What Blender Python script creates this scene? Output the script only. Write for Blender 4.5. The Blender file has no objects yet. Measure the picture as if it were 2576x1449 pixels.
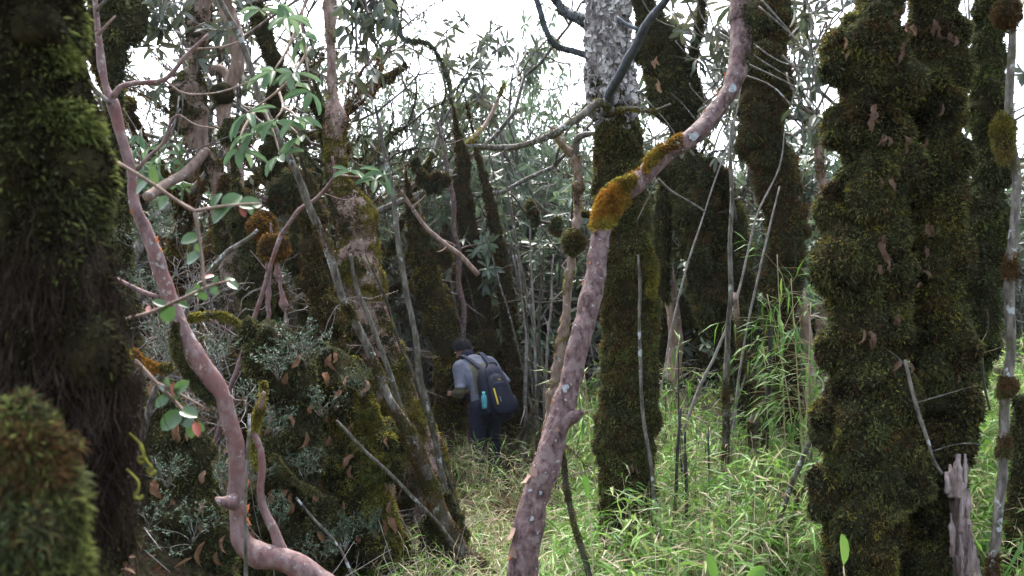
import bpy, math, random
import numpy as np
from mathutils import Matrix, Vector

# ------------------------------------------------------------------ camera, sky, sun, exposure
scene = bpy.context.scene
C = scene.collection
F = 2231.0                      # focal length in pixels of a 2576 x 1449 picture
CAM = np.array([0.0, 0.0, 1.6])
PITCH = math.atan2(850 - 724.5, F)
cam_data = bpy.data.cameras.new('camera')
cam_data.sensor_width = 36.0
cam_data.lens = F / 2576.0 * 36.0
cam_data.clip_start = 0.05
cam_data.clip_end = 3000
cam_data.dof.use_dof = True
cam_data.dof.focus_distance = 6.5
cam_data.dof.aperture_fstop = 4.6
cam = bpy.data.objects.new('camera', cam_data)
cam.location = CAM
cam.rotation_euler = (math.radians(90) + PITCH, 0, 0)
C.objects.link(cam)
scene.camera = cam

SUN_EL, SUN_AZ = math.radians(60), math.radians(-14)   # azimuth from +Y towards +X
world = bpy.data.worlds.new('World')
scene.world = world
world.use_nodes = True
nt = world.node_tree
bg = nt.nodes['Background']
sky = nt.nodes.new('ShaderNodeTexSky')
sky.sky_type = 'NISHITA'
sky.sun_disc = False
sky.sun_elevation = SUN_EL
sky.sun_rotation = SUN_AZ
sky.air_density = 1.0
sky.dust_density = 4.0
bw = nt.nodes.new('ShaderNodeRGBToBW')
mx = nt.nodes.new('ShaderNodeMix'); mx.data_type = 'RGBA'
mx.inputs[0].default_value = 0.42
nt.links.new(sky.outputs[0], bw.inputs[0])
nt.links.new(sky.outputs[0], mx.inputs[6])
nt.links.new(bw.outputs[0], mx.inputs[7])
nt.links.new(mx.outputs[2], bg.inputs[0])
bg.inputs[1].default_value = 0.15

sun_d = bpy.data.lights.new('sun', 'SUN')
sun_d.energy = 1.5
sun_d.angle = math.radians(25)
sun_d.color = (1.0, 0.98, 0.95)
sun_o = bpy.data.objects.new('sun', sun_d)
sd = Vector((math.sin(SUN_AZ) * math.cos(SUN_EL), math.cos(SUN_AZ) * math.cos(SUN_EL), math.sin(SUN_EL)))
sun_o.rotation_euler = (-sd).to_track_quat('-Z', 'Y').to_euler()
C.objects.link(sun_o)

scene.view_settings.view_transform = 'Standard'
scene.view_settings.look = 'None'
scene.view_settings.gamma = 1.0
scene.view_settings.exposure = 2.6
scene.render.engine = 'CYCLES'
scene.cycles.max_bounces = 7
scene.cycles.diffuse_bounces = 3
scene.cycles.glossy_bounces = 2
scene.cycles.transmission_bounces = 4
scene.cycles.use_denoising = True
scene.cycles.caustics_reflective = False
scene.cycles.caustics_refractive = False

# ------------------------------------------------------------------ numeric helpers
rng = np.random.default_rng(11)
random.seed(11)
cp, sp = math.cos(PITCH), math.sin(PITCH)
FWD = np.array([0, cp, sp]); RGT = np.array([1.0, 0, 0]); UPV = np.array([0, -sp, cp])
DOWN = np.array([0, 0, -1.0])

def pix(px, py, d):
    return CAM + d * (FWD + (px - 1288) / F * RGT - (py - 724.5) / F * UPV)

def hash3(ix, iy, iz, seed):
    h = (ix.astype(np.uint32) * np.uint32(374761393) + iy.astype(np.uint32) * np.uint32(668265263)
         + iz.astype(np.uint32) * np.uint32(2147483647) + np.uint32(seed * 974711 & 0xffffffff))
    h = (h ^ (h >> np.uint32(13))) * np.uint32(1274126177)
    h = h ^ (h >> np.uint32(16))
    return (h & np.uint32(0xffffff)).astype(np.float64) / 0xffffff

def vnoise(P, seed=0):
    P = np.asarray(P, float) + 1000.0
    i = np.floor(P).astype(np.int64); f = P - i
    f = f * f * (3 - 2 * f)
    r = 0
    for dx in (0, 1):
        wx = f[..., 0] if dx else 1 - f[..., 0]
        for dy in (0, 1):
            wy = f[..., 1] if dy else 1 - f[..., 1]
            for dz in (0, 1):
                wz = f[..., 2] if dz else 1 - f[..., 2]
                r = r + wx * wy * wz * hash3(i[..., 0] + dx, i[..., 1] + dy, i[..., 2] + dz, seed)
    return r

def fbm(P, seed=0):
    P = np.asarray(P, float)
    return (vnoise(P, seed) * .55 + vnoise(P * 2.1, seed + 1) * .3 + vnoise(P * 4.3, seed + 2) * .15)

def norm(v):
    v = np.asarray(v, float)
    return v / np.maximum(np.linalg.norm(v, axis=-1, keepdims=True), 1e-9)

def sstep(a, b, x):
    t = np.clip((x - a) / (b - a), 0, 1)
    return t * t * (3 - 2 * t)

def terrain(x, y):
    x = np.asarray(x, float); y = np.asarray(y, float)
    near = 1 - sstep(25, 60, np.hypot(x, y))
    P = np.stack([x * .8, y * .8, np.zeros_like(x)], -1)
    h = (fbm(P, 5) - .5) * .22 * near + (vnoise(P * 5, 9) - .5) * .05 * near
    bank = sstep(.75, 2.5, -x - .05 * (y - 5)) * .95 + sstep(2.5, 7, -x) * .5
    h = h + bank * sstep(3.0, 4.6, y) * (1 - sstep(13, 30, y))
    h = h - .14 * np.clip(y - 13.5, 0, 130)
    h = h - .02 * np.clip(np.abs(x) - 12, 0, 60)
    return h

class Geo:
    def __init__(s):
        s.V = []; s.F = []; s.n = 0
    def add(s, V, *faces, mat=0):
        V = np.asarray(V, float).reshape(-1, 3)
        for f in faces:
            if f is not None and len(f):
                s.F.append((np.asarray(f, np.int64) + s.n, mat))
        s.V.append(V); s.n += len(V)
        return s
    def verts(s):
        return np.concatenate(s.V)
    def tris(s):
        out = []
        for f, m in s.F:
            if f.shape[1] == 3: out.append(f)
            else: out += [f[:, [0, 1, 2]], f[:, [0, 2, 3]]]
        return np.concatenate(out)
    def mesh(s, name, mats, smooth=True, off=None):
        V = s.verts()
        if off is not None: V = V - np.asarray(off)
        me = bpy.data.meshes.new(name)
        me.vertices.add(len(V)); me.vertices.foreach_set('co', V.astype(np.float32).ravel())
        loops = np.concatenate([f.ravel() for f, m in s.F])
        tot = np.concatenate([np.full(len(f), f.shape[1]) for f, m in s.F])
        mi = np.concatenate([np.full(len(f), m) for f, m in s.F])
        me.loops.add(len(loops)); me.loops.foreach_set('vertex_index', loops.astype(np.int32))
        me.polygons.add(len(tot))
        st = np.concatenate([[0], np.cumsum(tot)[:-1]])
        me.polygons.foreach_set('loop_start', st.astype(np.int32))
        me.polygons.foreach_set('loop_total', tot.astype(np.int32))
        me.polygons.foreach_set('material_index', mi.astype(np.int32))
        me.polygons.foreach_set('use_smooth', np.full(len(tot), smooth))
        for m in (mats if isinstance(mats, (list, tuple)) else [mats]):
            me.materials.append(m)
        me.update(calc_edges=True)
        me.validate(verbose=False)
        return me

def link(name, data, parent=None):
    o = bpy.data.objects.new(name, data); C.objects.link(o)
    if parent is not None: o.parent = parent
    return o

def tag(o, label=None, cat=None, group=None, kind=None):
    if label: o['label'] = label
    if cat: o['category'] = cat
    if group: o['group'] = group
    if kind: o['kind'] = kind
    return o

def thing(name, label, cat, base, group=None):
    o = link(name, None); o.location = base
    return tag(o, label, cat, group)

def part(name, geo, mats, parent, smooth=True, kind=None, label=None):
    o = link(name, geo.mesh(name, mats, smooth, off=parent.location), parent)
    return tag(o, label=label, kind=kind)

def resample(P, R, step):
    P = np.asarray(P, float); R = np.asarray(R, float)
    n = len(P)
    E = np.vstack([2 * P[0] - P[1], P, 2 * P[-1] - P[-2]])
    oP, oR = [], []
    for i in range(n - 1):
        p0, p1, p2, p3 = E[i], E[i + 1], E[i + 2], E[i + 3]
        k = max(2, int(math.ceil(np.linalg.norm(p2 - p1) / step)))
        t = np.arange(k)[:, None] / k
        q = .5 * (2 * p1 + (p2 - p0) * t + (2 * p0 - 5 * p1 + 4 * p2 - p3) * t ** 2 + (3 * p1 - p0 - 3 * p2 + p3) * t ** 3)
        oP.append(q); s = t[:, 0] * t[:, 0] * (3 - 2 * t[:, 0])
        oR.append(R[i] + (R[i + 1] - R[i]) * s)
    oP.append(P[-1:]); oR.append(R[-1:])
    return np.concatenate(oP), np.concatenate(oR)

def tube(P, R, sides=10, lump=0., freq=None, seed=0, fine=0., flat=None):
    """ring tube with noise-displaced surface; returns V, quads, tris"""
    P = np.asarray(P, float); R = np.asarray(R, float); n = len(P)
    T = norm(np.gradient(P, axis=0))
    a = np.cross(T[0], [0.3, 1, 0.1]); a = a / max(np.linalg.norm(a), 1e-6)
    A = np.zeros_like(P)
    for i in range(n):
        a = a - T[i] * np.dot(a, T[i]); a = a / max(np.linalg.norm(a), 1e-9); A[i] = a
    B = np.cross(T, A)
    th = np.arange(sides) / sides * 2 * math.pi
    D = A[:, None] * np.cos(th)[None, :, None] + B[:, None] * np.sin(th)[None, :, None]
    rr = np.repeat(R[:, None], sides, 1)
    if lump:
        base = P[:, None] + D * rr[..., None]
        fr = freq if freq else 1.0 / max(1.6 * float(np.mean(R)), 1e-3)
        rr = rr * (1 + lump * 2 * (fbm(base * fr, seed) - .5))
        if fine:
            b1 = np.abs(vnoise(base * 11., seed + 5) - .5) * 2; b2 = vnoise(base * 26., seed + 6)
            rr = rr + fine * ((b1 - .4) * 2.2 + (b2 - .5) * 1.6)
    V = (P[:, None] + D * rr[..., None]).reshape(-1, 3)
    i = np.arange(n - 1)[:, None] * sides; j = np.arange(sides)[None]; k = (j + 1) % sides
    Q = np.stack([i + j, i + k, i + sides + k, i + sides + j], -1).reshape(-1, 4)
    V = np.vstack([V, P[0], P[-1]])
    c0, c1 = n * sides, n * sides + 1
    jj = np.arange(sides); kk = (jj + 1) % sides
    Tr = np.vstack([np.stack([np.full(sides, c0), kk, jj], -1),
                    np.stack([np.full(sides, c1), (n - 1) * sides + jj, (n - 1) * sides + kk], -1)])
    return V, Q, Tr

def scatter(V, tris, n, r=rng, weight=None):
    a, b, c = V[tris[:, 0]], V[tris[:, 1]], V[tris[:, 2]]
    nr = np.cross(b - a, c - a); ar = np.linalg.norm(nr, axis=1)
    w = ar.copy()
    if weight is not None: w = w * weight((a + b + c) / 3, nr / np.maximum(ar, 1e-12)[:, None])
    cs = np.cumsum(w)
    if cs[-1] <= 0: return np.zeros((0, 3)), np.zeros((0, 3))
    idx = np.searchsorted(cs, r.random(n) * cs[-1]).clip(0, len(tris) - 1)
    u, v = r.random(n), r.random(n)
    fl = u + v > 1; u[fl] = 1 - u[fl]; v[fl] = 1 - v[fl]
    P = a[idx] + (b[idx] - a[idx]) * u[:, None] + (c[idx] - a[idx]) * v[:, None]
    return P, norm(nr[idx])

def fuzz(geo, P, N, L, W, droop=.6, spread=.7, out=1., tipdrop=.35, r=rng, mat=0):
    n = len(P)
    if n == 0: return
    d = norm(N * out + r.normal(size=(n, 3)) * spread + DOWN * droop)
    s = norm(np.cross(d, r.normal(size=(n, 3))))
    ln = (L * (.45 + 1.1 * r.random(n) ** 1.5))[:, None]
    w = (W * (.6 + .8 * r.random(n)))[:, None]
    P = P - N * L * .12
    m = P + d * ln * .55
    tip = P + d * ln + DOWN * ln * tipdrop
    V = np.stack([P - s * w / 2, P + s * w / 2, m - s * w * .5, m + s * w * .5, tip], 1).reshape(-1, 3)
    b = np.arange(n)[:, None] * 5
    geo.add(V, b + np.array([[0, 1, 3, 2]]), b + np.array([[2, 3, 4]]), mat=mat)

def leaves(geo, B, D, U, L, W, ts, ws, fold=.15, curl=.2, mat=0):
    """leaf blades: base B, direction D, up U, length L, width W; stations ts with relative widths ws"""
    n = len(B)
    if n == 0: return
    D = norm(D); S = norm(np.cross(D, U)); U = norm(np.cross(S, D))
    L = np.broadcast_to(L, (n,)); W = np.broadcast_to(W, (n,)); curl = np.broadcast_to(curl, (n,))
    rows = []
    for t, w in zip(ts, ws):
        c = B + D * (L * t)[:, None] - U * (L * curl * t * t)[:, None]
        hw = (W * w / 2)[:, None]
        rows += [c - S * hw + U * hw * fold * 2, c, c + S * hw + U * hw * fold * 2]
    V = np.stack(rows, 1).reshape(-1, 3)
    k = len(ts)
    f = []
    for i in range(k - 1):
        o = 3 * i
        f += [[o, o + 1, o + 4, o + 3], [o + 1, o + 2, o + 5, o + 4]]
    f = np.array(f)
    Fc = (np.arange(n)[:, None, None] * 3 * k + f[None]).reshape(-1, 4)
    geo.add(V, Fc, mat=mat)

LEAF_T = [0, .07, .25, .55, .82, .95, 1]; LEAF_W = [.05, .12, .7, 1, .88, .5, .08]
LEAF_FT = [0, .4, .75, 1]; LEAF_FW = [.06, .85, .85, .04]
BLADE_T = [0, .35, 1]; BLADE_W = [.35, 1, .04]

# ------------------------------------------------------------------ materials
def mat(name):
    m = bpy.data.materials.new(name); m.use_nodes = True
    t = m.node_tree; t.nodes.clear()
    return m, t

def nd(t, kind, **kw):
    n = t.nodes.new(kind)
    for k, v in kw.items(): setattr(n, k, v)
    return n

def ramp(t, fac, stops):
    r = nd(t, 'ShaderNodeValToRGB')
    while len(r.color_ramp.elements) > 1: r.color_ramp.elements.remove(r.color_ramp.elements[-1])
    r.color_ramp.elements[0].position = stops[0][0]; r.color_ramp.elements[0].color = (*stops[0][1], 1)
    for p, c in stops[1:]:
        e = r.color_ramp.elements.new(p); e.color = (*c, 1)
    t.links.new(fac, r.inputs[0])
    return r.outputs[0]

def noise_tex(t, scale, detail=4, rough=.6, vec=None):
    n = nd(t, 'ShaderNodeTexNoise'); n.inputs['Scale'].default_value = scale
    n.inputs['Detail'].default_value = detail; n.inputs['Roughness'].default_value = rough
    if vec is not None: t.links.new(vec, n.inputs['Vector'])
    return n.outputs[0]

def geom_pos(t):
    return nd(t, 'ShaderNodeNewGeometry').outputs['Position']

def mixc(t, fac, a, b, mode='MIX'):
    m = nd(t, 'ShaderNodeMix', data_type='RGBA', blend_type=mode)
    for sock, v in ((m.inputs[0], fac), (m.inputs[6], a), (m.inputs[7], b)):
        if isinstance(v, (int, float)): sock.default_value = v
        elif isinstance(v, tuple): sock.default_value = (*v, 1)
        else: t.links.new(v, sock)
    return m.outputs[2]

def math_n(t, op, a, b=None):
    m = nd(t, 'ShaderNodeMath', operation=op)
    for i, v in enumerate((a, b)):
        if v is None: continue
        if isinstance(v, (int, float)): m.inputs[i].default_value = v
        else: t.links.new(v, m.inputs[i])
    return m.outputs[0]

def blade_mat(name, stops, scale=3., trans=.3, gloss=0., rough=.5, island=.55, patch=.75, back=None):
    """leaf / moss blades: colour from position noise and from a random value per blade"""
    m, t = mat(name)
    g = nd(t, 'ShaderNodeNewGeometry')
    n = noise_tex(t, scale, 3, .6, g.outputs['Position'])
    sh = math_n(t, 'MULTIPLY_ADD', n, 2.2); sh.node.inputs[2].default_value = -.6
    rv = g.outputs['Random Per Island']
    fac = math_n(t, 'ADD', math_n(t, 'MULTIPLY', sh, patch), math_n(t, 'MULTIPLY', rv, 1 - patch))
    col = ramp(t, fac, stops)
    val = math_n(t, 'ADD', math_n(t, 'MULTIPLY', rv, island), 1 - island / 2)
    hs = nd(t, 'ShaderNodeHueSaturation'); t.links.new(col, hs.inputs['Color']); t.links.new(val, hs.inputs['Value'])
    col = hs.outputs[0]
    if back:
        col = mixc(t, g.outputs['Backfacing'], col, back)
    p = nd(t, 'ShaderNodeBsdfPrincipled')
    p.inputs['Roughness'].default_value = rough if gloss else .9
    p.inputs['Specular IOR Level'].default_value = gloss
    t.links.new(col, p.inputs['Base Color'])
    tr = nd(t, 'ShaderNodeBsdfTranslucent'); t.links.new(col, tr.inputs[0])
    ms = nd(t, 'ShaderNodeMixShader'); ms.inputs[0].default_value = trans
    t.links.new(p.outputs[0], ms.inputs[1]); t.links.new(tr.outputs[0], ms.inputs[2])
    o = nd(t, 'ShaderNodeOutputMaterial'); t.links.new(ms.outputs[0], o.inputs[0])
    return m

def bark_mat(name, stops, scale=18., stretch=(1, 1, .3), bump=.4, bdist=.01, lichen=None, lscale=14., lthr=.68, rough=.8, spec=.3, extra=None):
    m, t = mat(name)
    pos = geom_pos(t)
    mp = nd(t, 'ShaderNodeMapping'); mp.inputs['Scale'].default_value = stretch; t.links.new(pos, mp.inputs[0])
    n = noise_tex(t, scale, 6, .65, mp.outputs[0])
    col = ramp(t, n, stops)
    if extra:
        n3 = noise_tex(t, extra[0], 4, .6, pos)
        col = mixc(t, ramp(t, n3, [(extra[1], (0, 0, 0)), (extra[1] + .08, (1, 1, 1))]), col, extra[2])
    if lichen:
        n2 = noise_tex(t, lscale, 4, .55, pos)
        col = mixc(t, ramp(t, n2, [(lthr, (0, 0, 0)), (lthr + .04, (1, 1, 1))]), col, lichen)
    p = nd(t, 'ShaderNodeBsdfPrincipled'); p.inputs['Roughness'].default_value = rough
    p.inputs['Specular IOR Level'].default_value = spec
    t.links.new(col, p.inputs['Base Color'])
    b = nd(t, 'ShaderNodeBump'); b.inputs['Strength'].default_value = bump; b.inputs['Distance'].default_value = bdist
    n4 = noise_tex(t, scale * 2.5, 5, .7, mp.outputs[0])
    t.links.new(math_n(t, 'ADD', n, math_n(t, 'MULTIPLY', n4, .5)), b.inputs['Height'])
    t.links.new(b.outputs[0], p.inputs['Normal'])
    o = nd(t, 'ShaderNodeOutputMaterial'); t.links.new(p.outputs[0], o.inputs[0])
    return m

def plain(name, col, rough=.6, spec=.4, noise=0., scale=40., bump=0., trans=0., metal=0.):
    m, t = mat(name)
    p = nd(t, 'ShaderNodeBsdfPrincipled'); p.inputs['Roughness'].default_value = rough
    p.inputs['Specular IOR Level'].default_value = spec; p.inputs['Metallic'].default_value = metal
    tc = nd(t, 'ShaderNodeTexCoord').outputs['Object']
    n = noise_tex(t, scale, 4, .6, tc)
    k = 1 + noise; lo = tuple(max(0, c * (1 - noise)) for c in col); hi = tuple(min(1, c * k) for c in col)
    t.links.new(ramp(t, n, [(.3, lo), (.7, hi)]), p.inputs['Base Color'])
    if trans:
        p.inputs['Transmission Weight'].default_value = trans; p.inputs['IOR'].default_value = 1.33
    if bump:
        b = nd(t, 'ShaderNodeBump'); b.inputs['Strength'].default_value = bump; b.inputs['Distance'].default_value = .01
        t.links.new(n, b.inputs['Height']); t.links.new(b.outputs[0], p.inputs['Normal'])
    o = nd(t, 'ShaderNodeOutputMaterial'); t.links.new(p.outputs[0], o.inputs[0])
    return m

M = {}
M['moss'] = blade_mat('moss_olive', [(.1, (.05, .04, .022)), (.4, (.088, .08, .034)), (.62, (.112, .11, .042)), (.8, (.17, .15, .045)), (1, (.19, .12, .048))], 5., island=.9)
M['moss_dark'] = blade_mat('moss_dark', [(.1, (.034, .033, .021)), (.45, (.06, .065, .033)), (.7, (.08, .094, .042)), (.95, (.14, .135, .05))], 4., island=.9)
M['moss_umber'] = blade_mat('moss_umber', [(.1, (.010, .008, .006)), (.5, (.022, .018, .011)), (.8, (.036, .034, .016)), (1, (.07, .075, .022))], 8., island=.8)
M['moss_green'] = blade_mat('moss_green', [(.1, (.045, .042, .02)), (.4, (.085, .095, .03)), (.7, (.14, .165, .048)), (1, (.2, .21, .06))], 7., island=.9)
M['moss_orange'] = blade_mat('moss_orange', [(.1, (.15, .07, .022)), (.4, (.27, .13, .025)), (.65, (.34, .18, .03)), (.9, (.28, .22, .04))], 14.)
M['moss_brown'] = blade_mat('moss_brown', [(.1, (.04, .026, .014)), (.5, (.095, .058, .026)), (.8, (.15, .09, .034)), (1, (.18, .115, .042))], 9.)
M['moss_yellow'] = blade_mat('moss_yellow', [(.1, (.06, .05, .016)), (.5, (.16, .14, .028)), (.8, (.28, .25, .05)), (1, (.34, .29, .08))], 8.)
M['rootlet'] = blade_mat('hanging_rootlet', [(.1, (.012, .009, .007)), (.6, (.03, .021, .016)), (1, (.075, .058, .046))], 12., trans=.1)
M['moss_core'] = bark_mat('moss_core', [(.3, (.012, .010, .006)), (.55, (.032, .027, .012)), (.75, (.055, .052, .016))], 22., (1, 1, .6), .8, .03, rough=.95, spec=.05)
M['pink'] = bark_mat('pink_bark', [(.36, (.04, .025, .023)), (.46, (.105, .064, .06)), (.56, (.155, .10, .094)), (.68, (.24, .175, .16))], 42., (1, 1, .6), 1., .009, lichen=(.33, .335, .33), lscale=46., lthr=.65, rough=.75, spec=.2, extra=(16., .55, (.19, .14, .13)))
M['pink_smooth'] = bark_mat('smooth_pink_bark', [(.34, (.09, .052, .047)), (.48, (.17, .105, .098)), (.62, (.235, .16, .148))], 26., (1, 1, .5), .9, .006, lichen=(.30, .27, .25), lscale=34., lthr=.62, rough=.7, spec=.22, extra=(9., .53, (.175, .085, .075)))
M['tan_bark'] = bark_mat('tan_bark', [(.3, (.10, .06, .045)), (.5, (.22, .15, .115)), (.7, (.34, .25, .20))], 22., (1, 1, .35), .7, .01, lichen=(.40, .40, .36), lscale=18., lthr=.64)
M['grey_bark'] = bark_mat('grey_bark', [(.34, (.035, .029, .023)), (.48, (.095, .082, .066)), (.62, (.19, .172, .142))], 34., (1, 1, .3), 1., .008, lichen=(.36, .38, .37), lscale=15., lthr=.62, extra=(11., .56, (.07, .062, .03)))
M['dark_bark'] = bark_mat('dark_bark', [(.3, (.018, .015, .012)), (.5, (.045, .04, .032)), (.7, (.09, .08, .06))], 30., (1, 1, .3), .6, .006, lichen=(.12, .11, .05), lscale=12., lthr=.58)
M['birch'] = bark_mat('birch_bark', [(.3, (.06, .05, .05)), (.45, (.19, .17, .16)), (.6, (.38, .36, .35)), (.75, (.52, .50, .48))], 34., (1, 1, .55), 1., .02, rough=.7)
M['birch_plate'] = blade_mat('birch_bark_plate', [(.1, (.12, .10, .09)), (.5, (.36, .33, .31)), (1, (.6, .58, .55))], 16., trans=.05, patch=.4)
M['limb_blue'] = bark_mat('smooth_dark_limb_bark', [(.3, (.03, .035, .045)), (.55, (.075, .085, .10)), (.75, (.14, .14, .14))], 24., (1, 1, .6), .4, .004, lichen=(.28, .28, .26), lscale=22., lthr=.66)
M['dead_wood'] = bark_mat('rotten_pale_wood', [(.3, (.07, .045, .04)), (.5, (.28, .21, .19)), (.7, (.5, .43, .40))], 30., (1, 1, .12), 1., .02, rough=.9)
M['flake'] = blade_mat('peeling_bark_flake', [(.1, (.28, .085, .035)), (.6, (.38, .14, .065)), (1, (.38, .24, .17))], 20., trans=.45, patch=.3)
M['flake_pale'] = blade_mat('pale_bark_flake', [(.1, (.22, .13, .105)), (.6, (.29, .2, .165)), (1, (.36, .27, .22))], 20., trans=.2, patch=.3)
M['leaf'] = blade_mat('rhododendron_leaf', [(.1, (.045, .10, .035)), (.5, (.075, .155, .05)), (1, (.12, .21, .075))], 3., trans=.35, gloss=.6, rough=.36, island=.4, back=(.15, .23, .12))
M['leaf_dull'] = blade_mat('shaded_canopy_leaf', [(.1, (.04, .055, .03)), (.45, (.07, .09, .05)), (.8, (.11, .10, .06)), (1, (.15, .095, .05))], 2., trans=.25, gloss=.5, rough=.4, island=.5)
M['leaf_far'] = blade_mat('thicket_leaf', [(.1, (.05, .085, .045)), (.5, (.095, .14, .078)), (.85, (.165, .22, .13)), (1, (.17, .16, .09))], 1.2, trans=.35, gloss=.6, rough=.35, island=.6)
M['leaf_small'] = blade_mat('small_blue_green_leaf', [(.1, (.025, .055, .024)), (.5, (.045, .085, .045)), (1, (.09, .135, .085))], 6., trans=.25, gloss=.28, rough=.45, island=.8)
M['leaf_round'] = blade_mat('round_foreground_leaf', [(.1, (.035, .075, .025)), (.5, (.06, .12, .035)), (1, (.10, .16, .055))], 10., trans=.3, gloss=.6, rough=.3, island=.6)
M['leaf_red'] = plain('red_turning_leaf', (.30, .07, .035), .4, .5, .3, 30.)
M['dead_leaf'] = blade_mat('curled_dead_leaf', [(.1, (.06, .035, .022)), (.5, (.13, .082, .055)), (1, (.24, .17, .125))], 9., trans=.25, patch=.4, island=.5)
M['litter'] = blade_mat('leaf_litter', [(.1, (.07, .038, .02)), (.5, (.17, .095, .055)), (1, (.32, .22, .15))], 5., trans=.15, patch=.4, island=.6)
M['bamboo'] = blade_mat('bamboo_leaf', [(.1, (.055, .13, .02)), (.4, (.095, .21, .03)), (.66, (.15, .285, .05)), (.82, (.25, .27, .10)), (1, (.42, .37, .23))], 1.8, trans=.45, gloss=.35, rough=.45, island=.5, patch=.5)
M['bamboo_dry'] = blade_mat('dry_bamboo_leaf', [(.1, (.17, .15, .07)), (.4, (.3, .255, .15)), (1, (.47, .41, .28))], 1.8, trans=.3, gloss=.3, rough=.5, island=.5, patch=.4)
M['cane'] = blade_mat('bamboo_cane', [(.1, (.16, .13, .06)), (.5, (.32, .27, .15)), (1, (.45, .4, .27))], 2., trans=.0, patch=.4)
M['twig'] = bark_mat('pale_twig', [(.3, (.10, .085, .075)), (.5, (.2, .18, .16)), (.7, (.33, .31, .28))], 20., (1, 1, 1), .3, .004)
M['tendril'] = blade_mat('yellow_green_tendril', [(.1, (.09, .09, .02)), (.6, (.17, .17, .035)), (1, (.22, .21, .06))], 10., trans=.3)

# soil
m, t = mat('forest_floor'); pos = geom_pos(t)
n1 = noise_tex(t, 2.5, 6, .7, pos); n2 = noise_tex(t, 24., 5, .7, pos)
col = ramp(t, n2, [(.3, (.018, .013, .008)), (.5, (.05, .034, .02)), (.7, (.12, .08, .05))])
col = mixc(t, ramp(t, n1, [(.45, (0, 0, 0)), (.6, (1, 1, 1))]), col, (.045, .05, .015))
p = nd(t, 'ShaderNodeBsdfPrincipled'); p.inputs['Roughness'].default_value = .95; p.inputs['Specular IOR Level'].default_value = .1
t.links.new(col, p.inputs['Base Color'])
b = nd(t, 'ShaderNodeBump'); b.inputs['Strength'].default_value = 1.; b.inputs['Distance'].default_value = .03
t.links.new(n2, b.inputs['Height']); t.links.new(b.outputs[0], p.inputs['Normal'])
o = nd(t, 'ShaderNodeOutputMaterial'); t.links.new(p.outputs[0], o.inputs[0])
M['soil'] = m

# ------------------------------------------------------------------ ground
def axis(lo, hi, step, far, ratio=1.35):
    c = list(np.arange(lo, hi + 1e-6, step))
    s = step; v = hi
    while v < far: s *= ratio; v += s; c.append(v)
    s = step; v = lo; pre = []
    while v > -far: s *= ratio; v -= s; pre.append(v)
    return np.array(pre[::-1] + c)
gx, gy = axis(-7, 7, .1, 900), axis(-1, 15, .1, 900)
X, Y = np.meshgrid(gx, gy, indexing='ij')
V = np.stack([X, Y, terrain(X, Y)], -1).reshape(-1, 3)
ny = len(gy)
i = np.arange(len(gx) - 1)[:, None] * ny; j = np.arange(ny - 1)[None]
Q = np.stack([i + j, i + ny + j, i + ny + j + 1, i + j + 1], -1).reshape(-1, 4)
ground = link('ground', Geo().add(V, Q).mesh('ground', M['soil']))
tag(ground, kind='structure')

def gpoint(px, d):
    x = (px - 1288) / F * d; y = d * cp
    return np.array([x, y, float(terrain(x, y))])

# ------------------------------------------------------------------ tree building
def limb(pts, d0, d1=None, ext=2.2, foot=True, step=None):
    """pixel polyline (px, py, width[, depth]) -> world path and radii; runs on above the frame and down to the ground"""
    n = len(pts); d1 = d0 if d1 is None else d1
    P, R = [], []
    for k, q in enumerate(pts):
        d = q[3] if len(q) > 3 else d0 + (d1 - d0) * k / max(1, n - 1)
        P.append(pix(q[0], q[1], d)); R.append(q[2] / 2 * d / F)
    if ext and pts[0][1] <= 12:
        dr = norm(P[0] - P[min(2, n - 1)]); dr[2] = max(dr[2], .7); dr = norm(dr)
        for e in (.45, 1.):
            P.insert(0, P[0] + dr * ext * .5 + np.array([.05, .03, 0]) * e); R.insert(0, R[0] * .85)
    if foot:
        g = float(terrain(P[-1][0], P[-1][1]))
        if P[-1][2] > g:
            dr = norm(P[-1] - P[-2]); drop = P[-1][2] - g + .12
            k = drop / max(-dr[2], .5)
            q = P[-1] + dr * k * .8; q[2] = float(terrain(q[0], q[1])) - .12
            P.append(q); R.append(R[-1] * 1.18)
    P, R = np.array(P), np.array(R)
    st = step or max(.02, float(np.mean(R)) * .28)
    return resample(P, R, st)

def tgeo(P, R, sides=14, lump=.0, seed=0, fine=0., freq=None):
    g = Geo(); g.add(*tube(P, R, sides, lump, freq, seed, fine)); return g

def base_of(P):
    b = P[np.argmin(P[:, 2])].copy(); b[2] = max(b[2], float(terrain(b[0], b[1])))
    return b

FUZZ_L, FUZZ_D, FUZZ_S = .46, .2, 1.5
def vis_weight(extra=None):
    def f(c, n):
        rel = c - CAM; d = rel @ FWD
        py = 724.5 - F * (rel @ UPV) / np.maximum(d, .1)
        px = 1288 + F * (rel @ RGT) / np.maximum(d, .1)
        w = np.where((py < -150) | (py > 1600) | (px < -250) | (px > 2826), .12, 1.)
        face = -(n * norm(rel)).sum(1)
        w = w * np.where(face > -.25, 1., .3)
        if extra is not None: w = w * extra(c, n, px, py)
        return w
    return f

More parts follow.
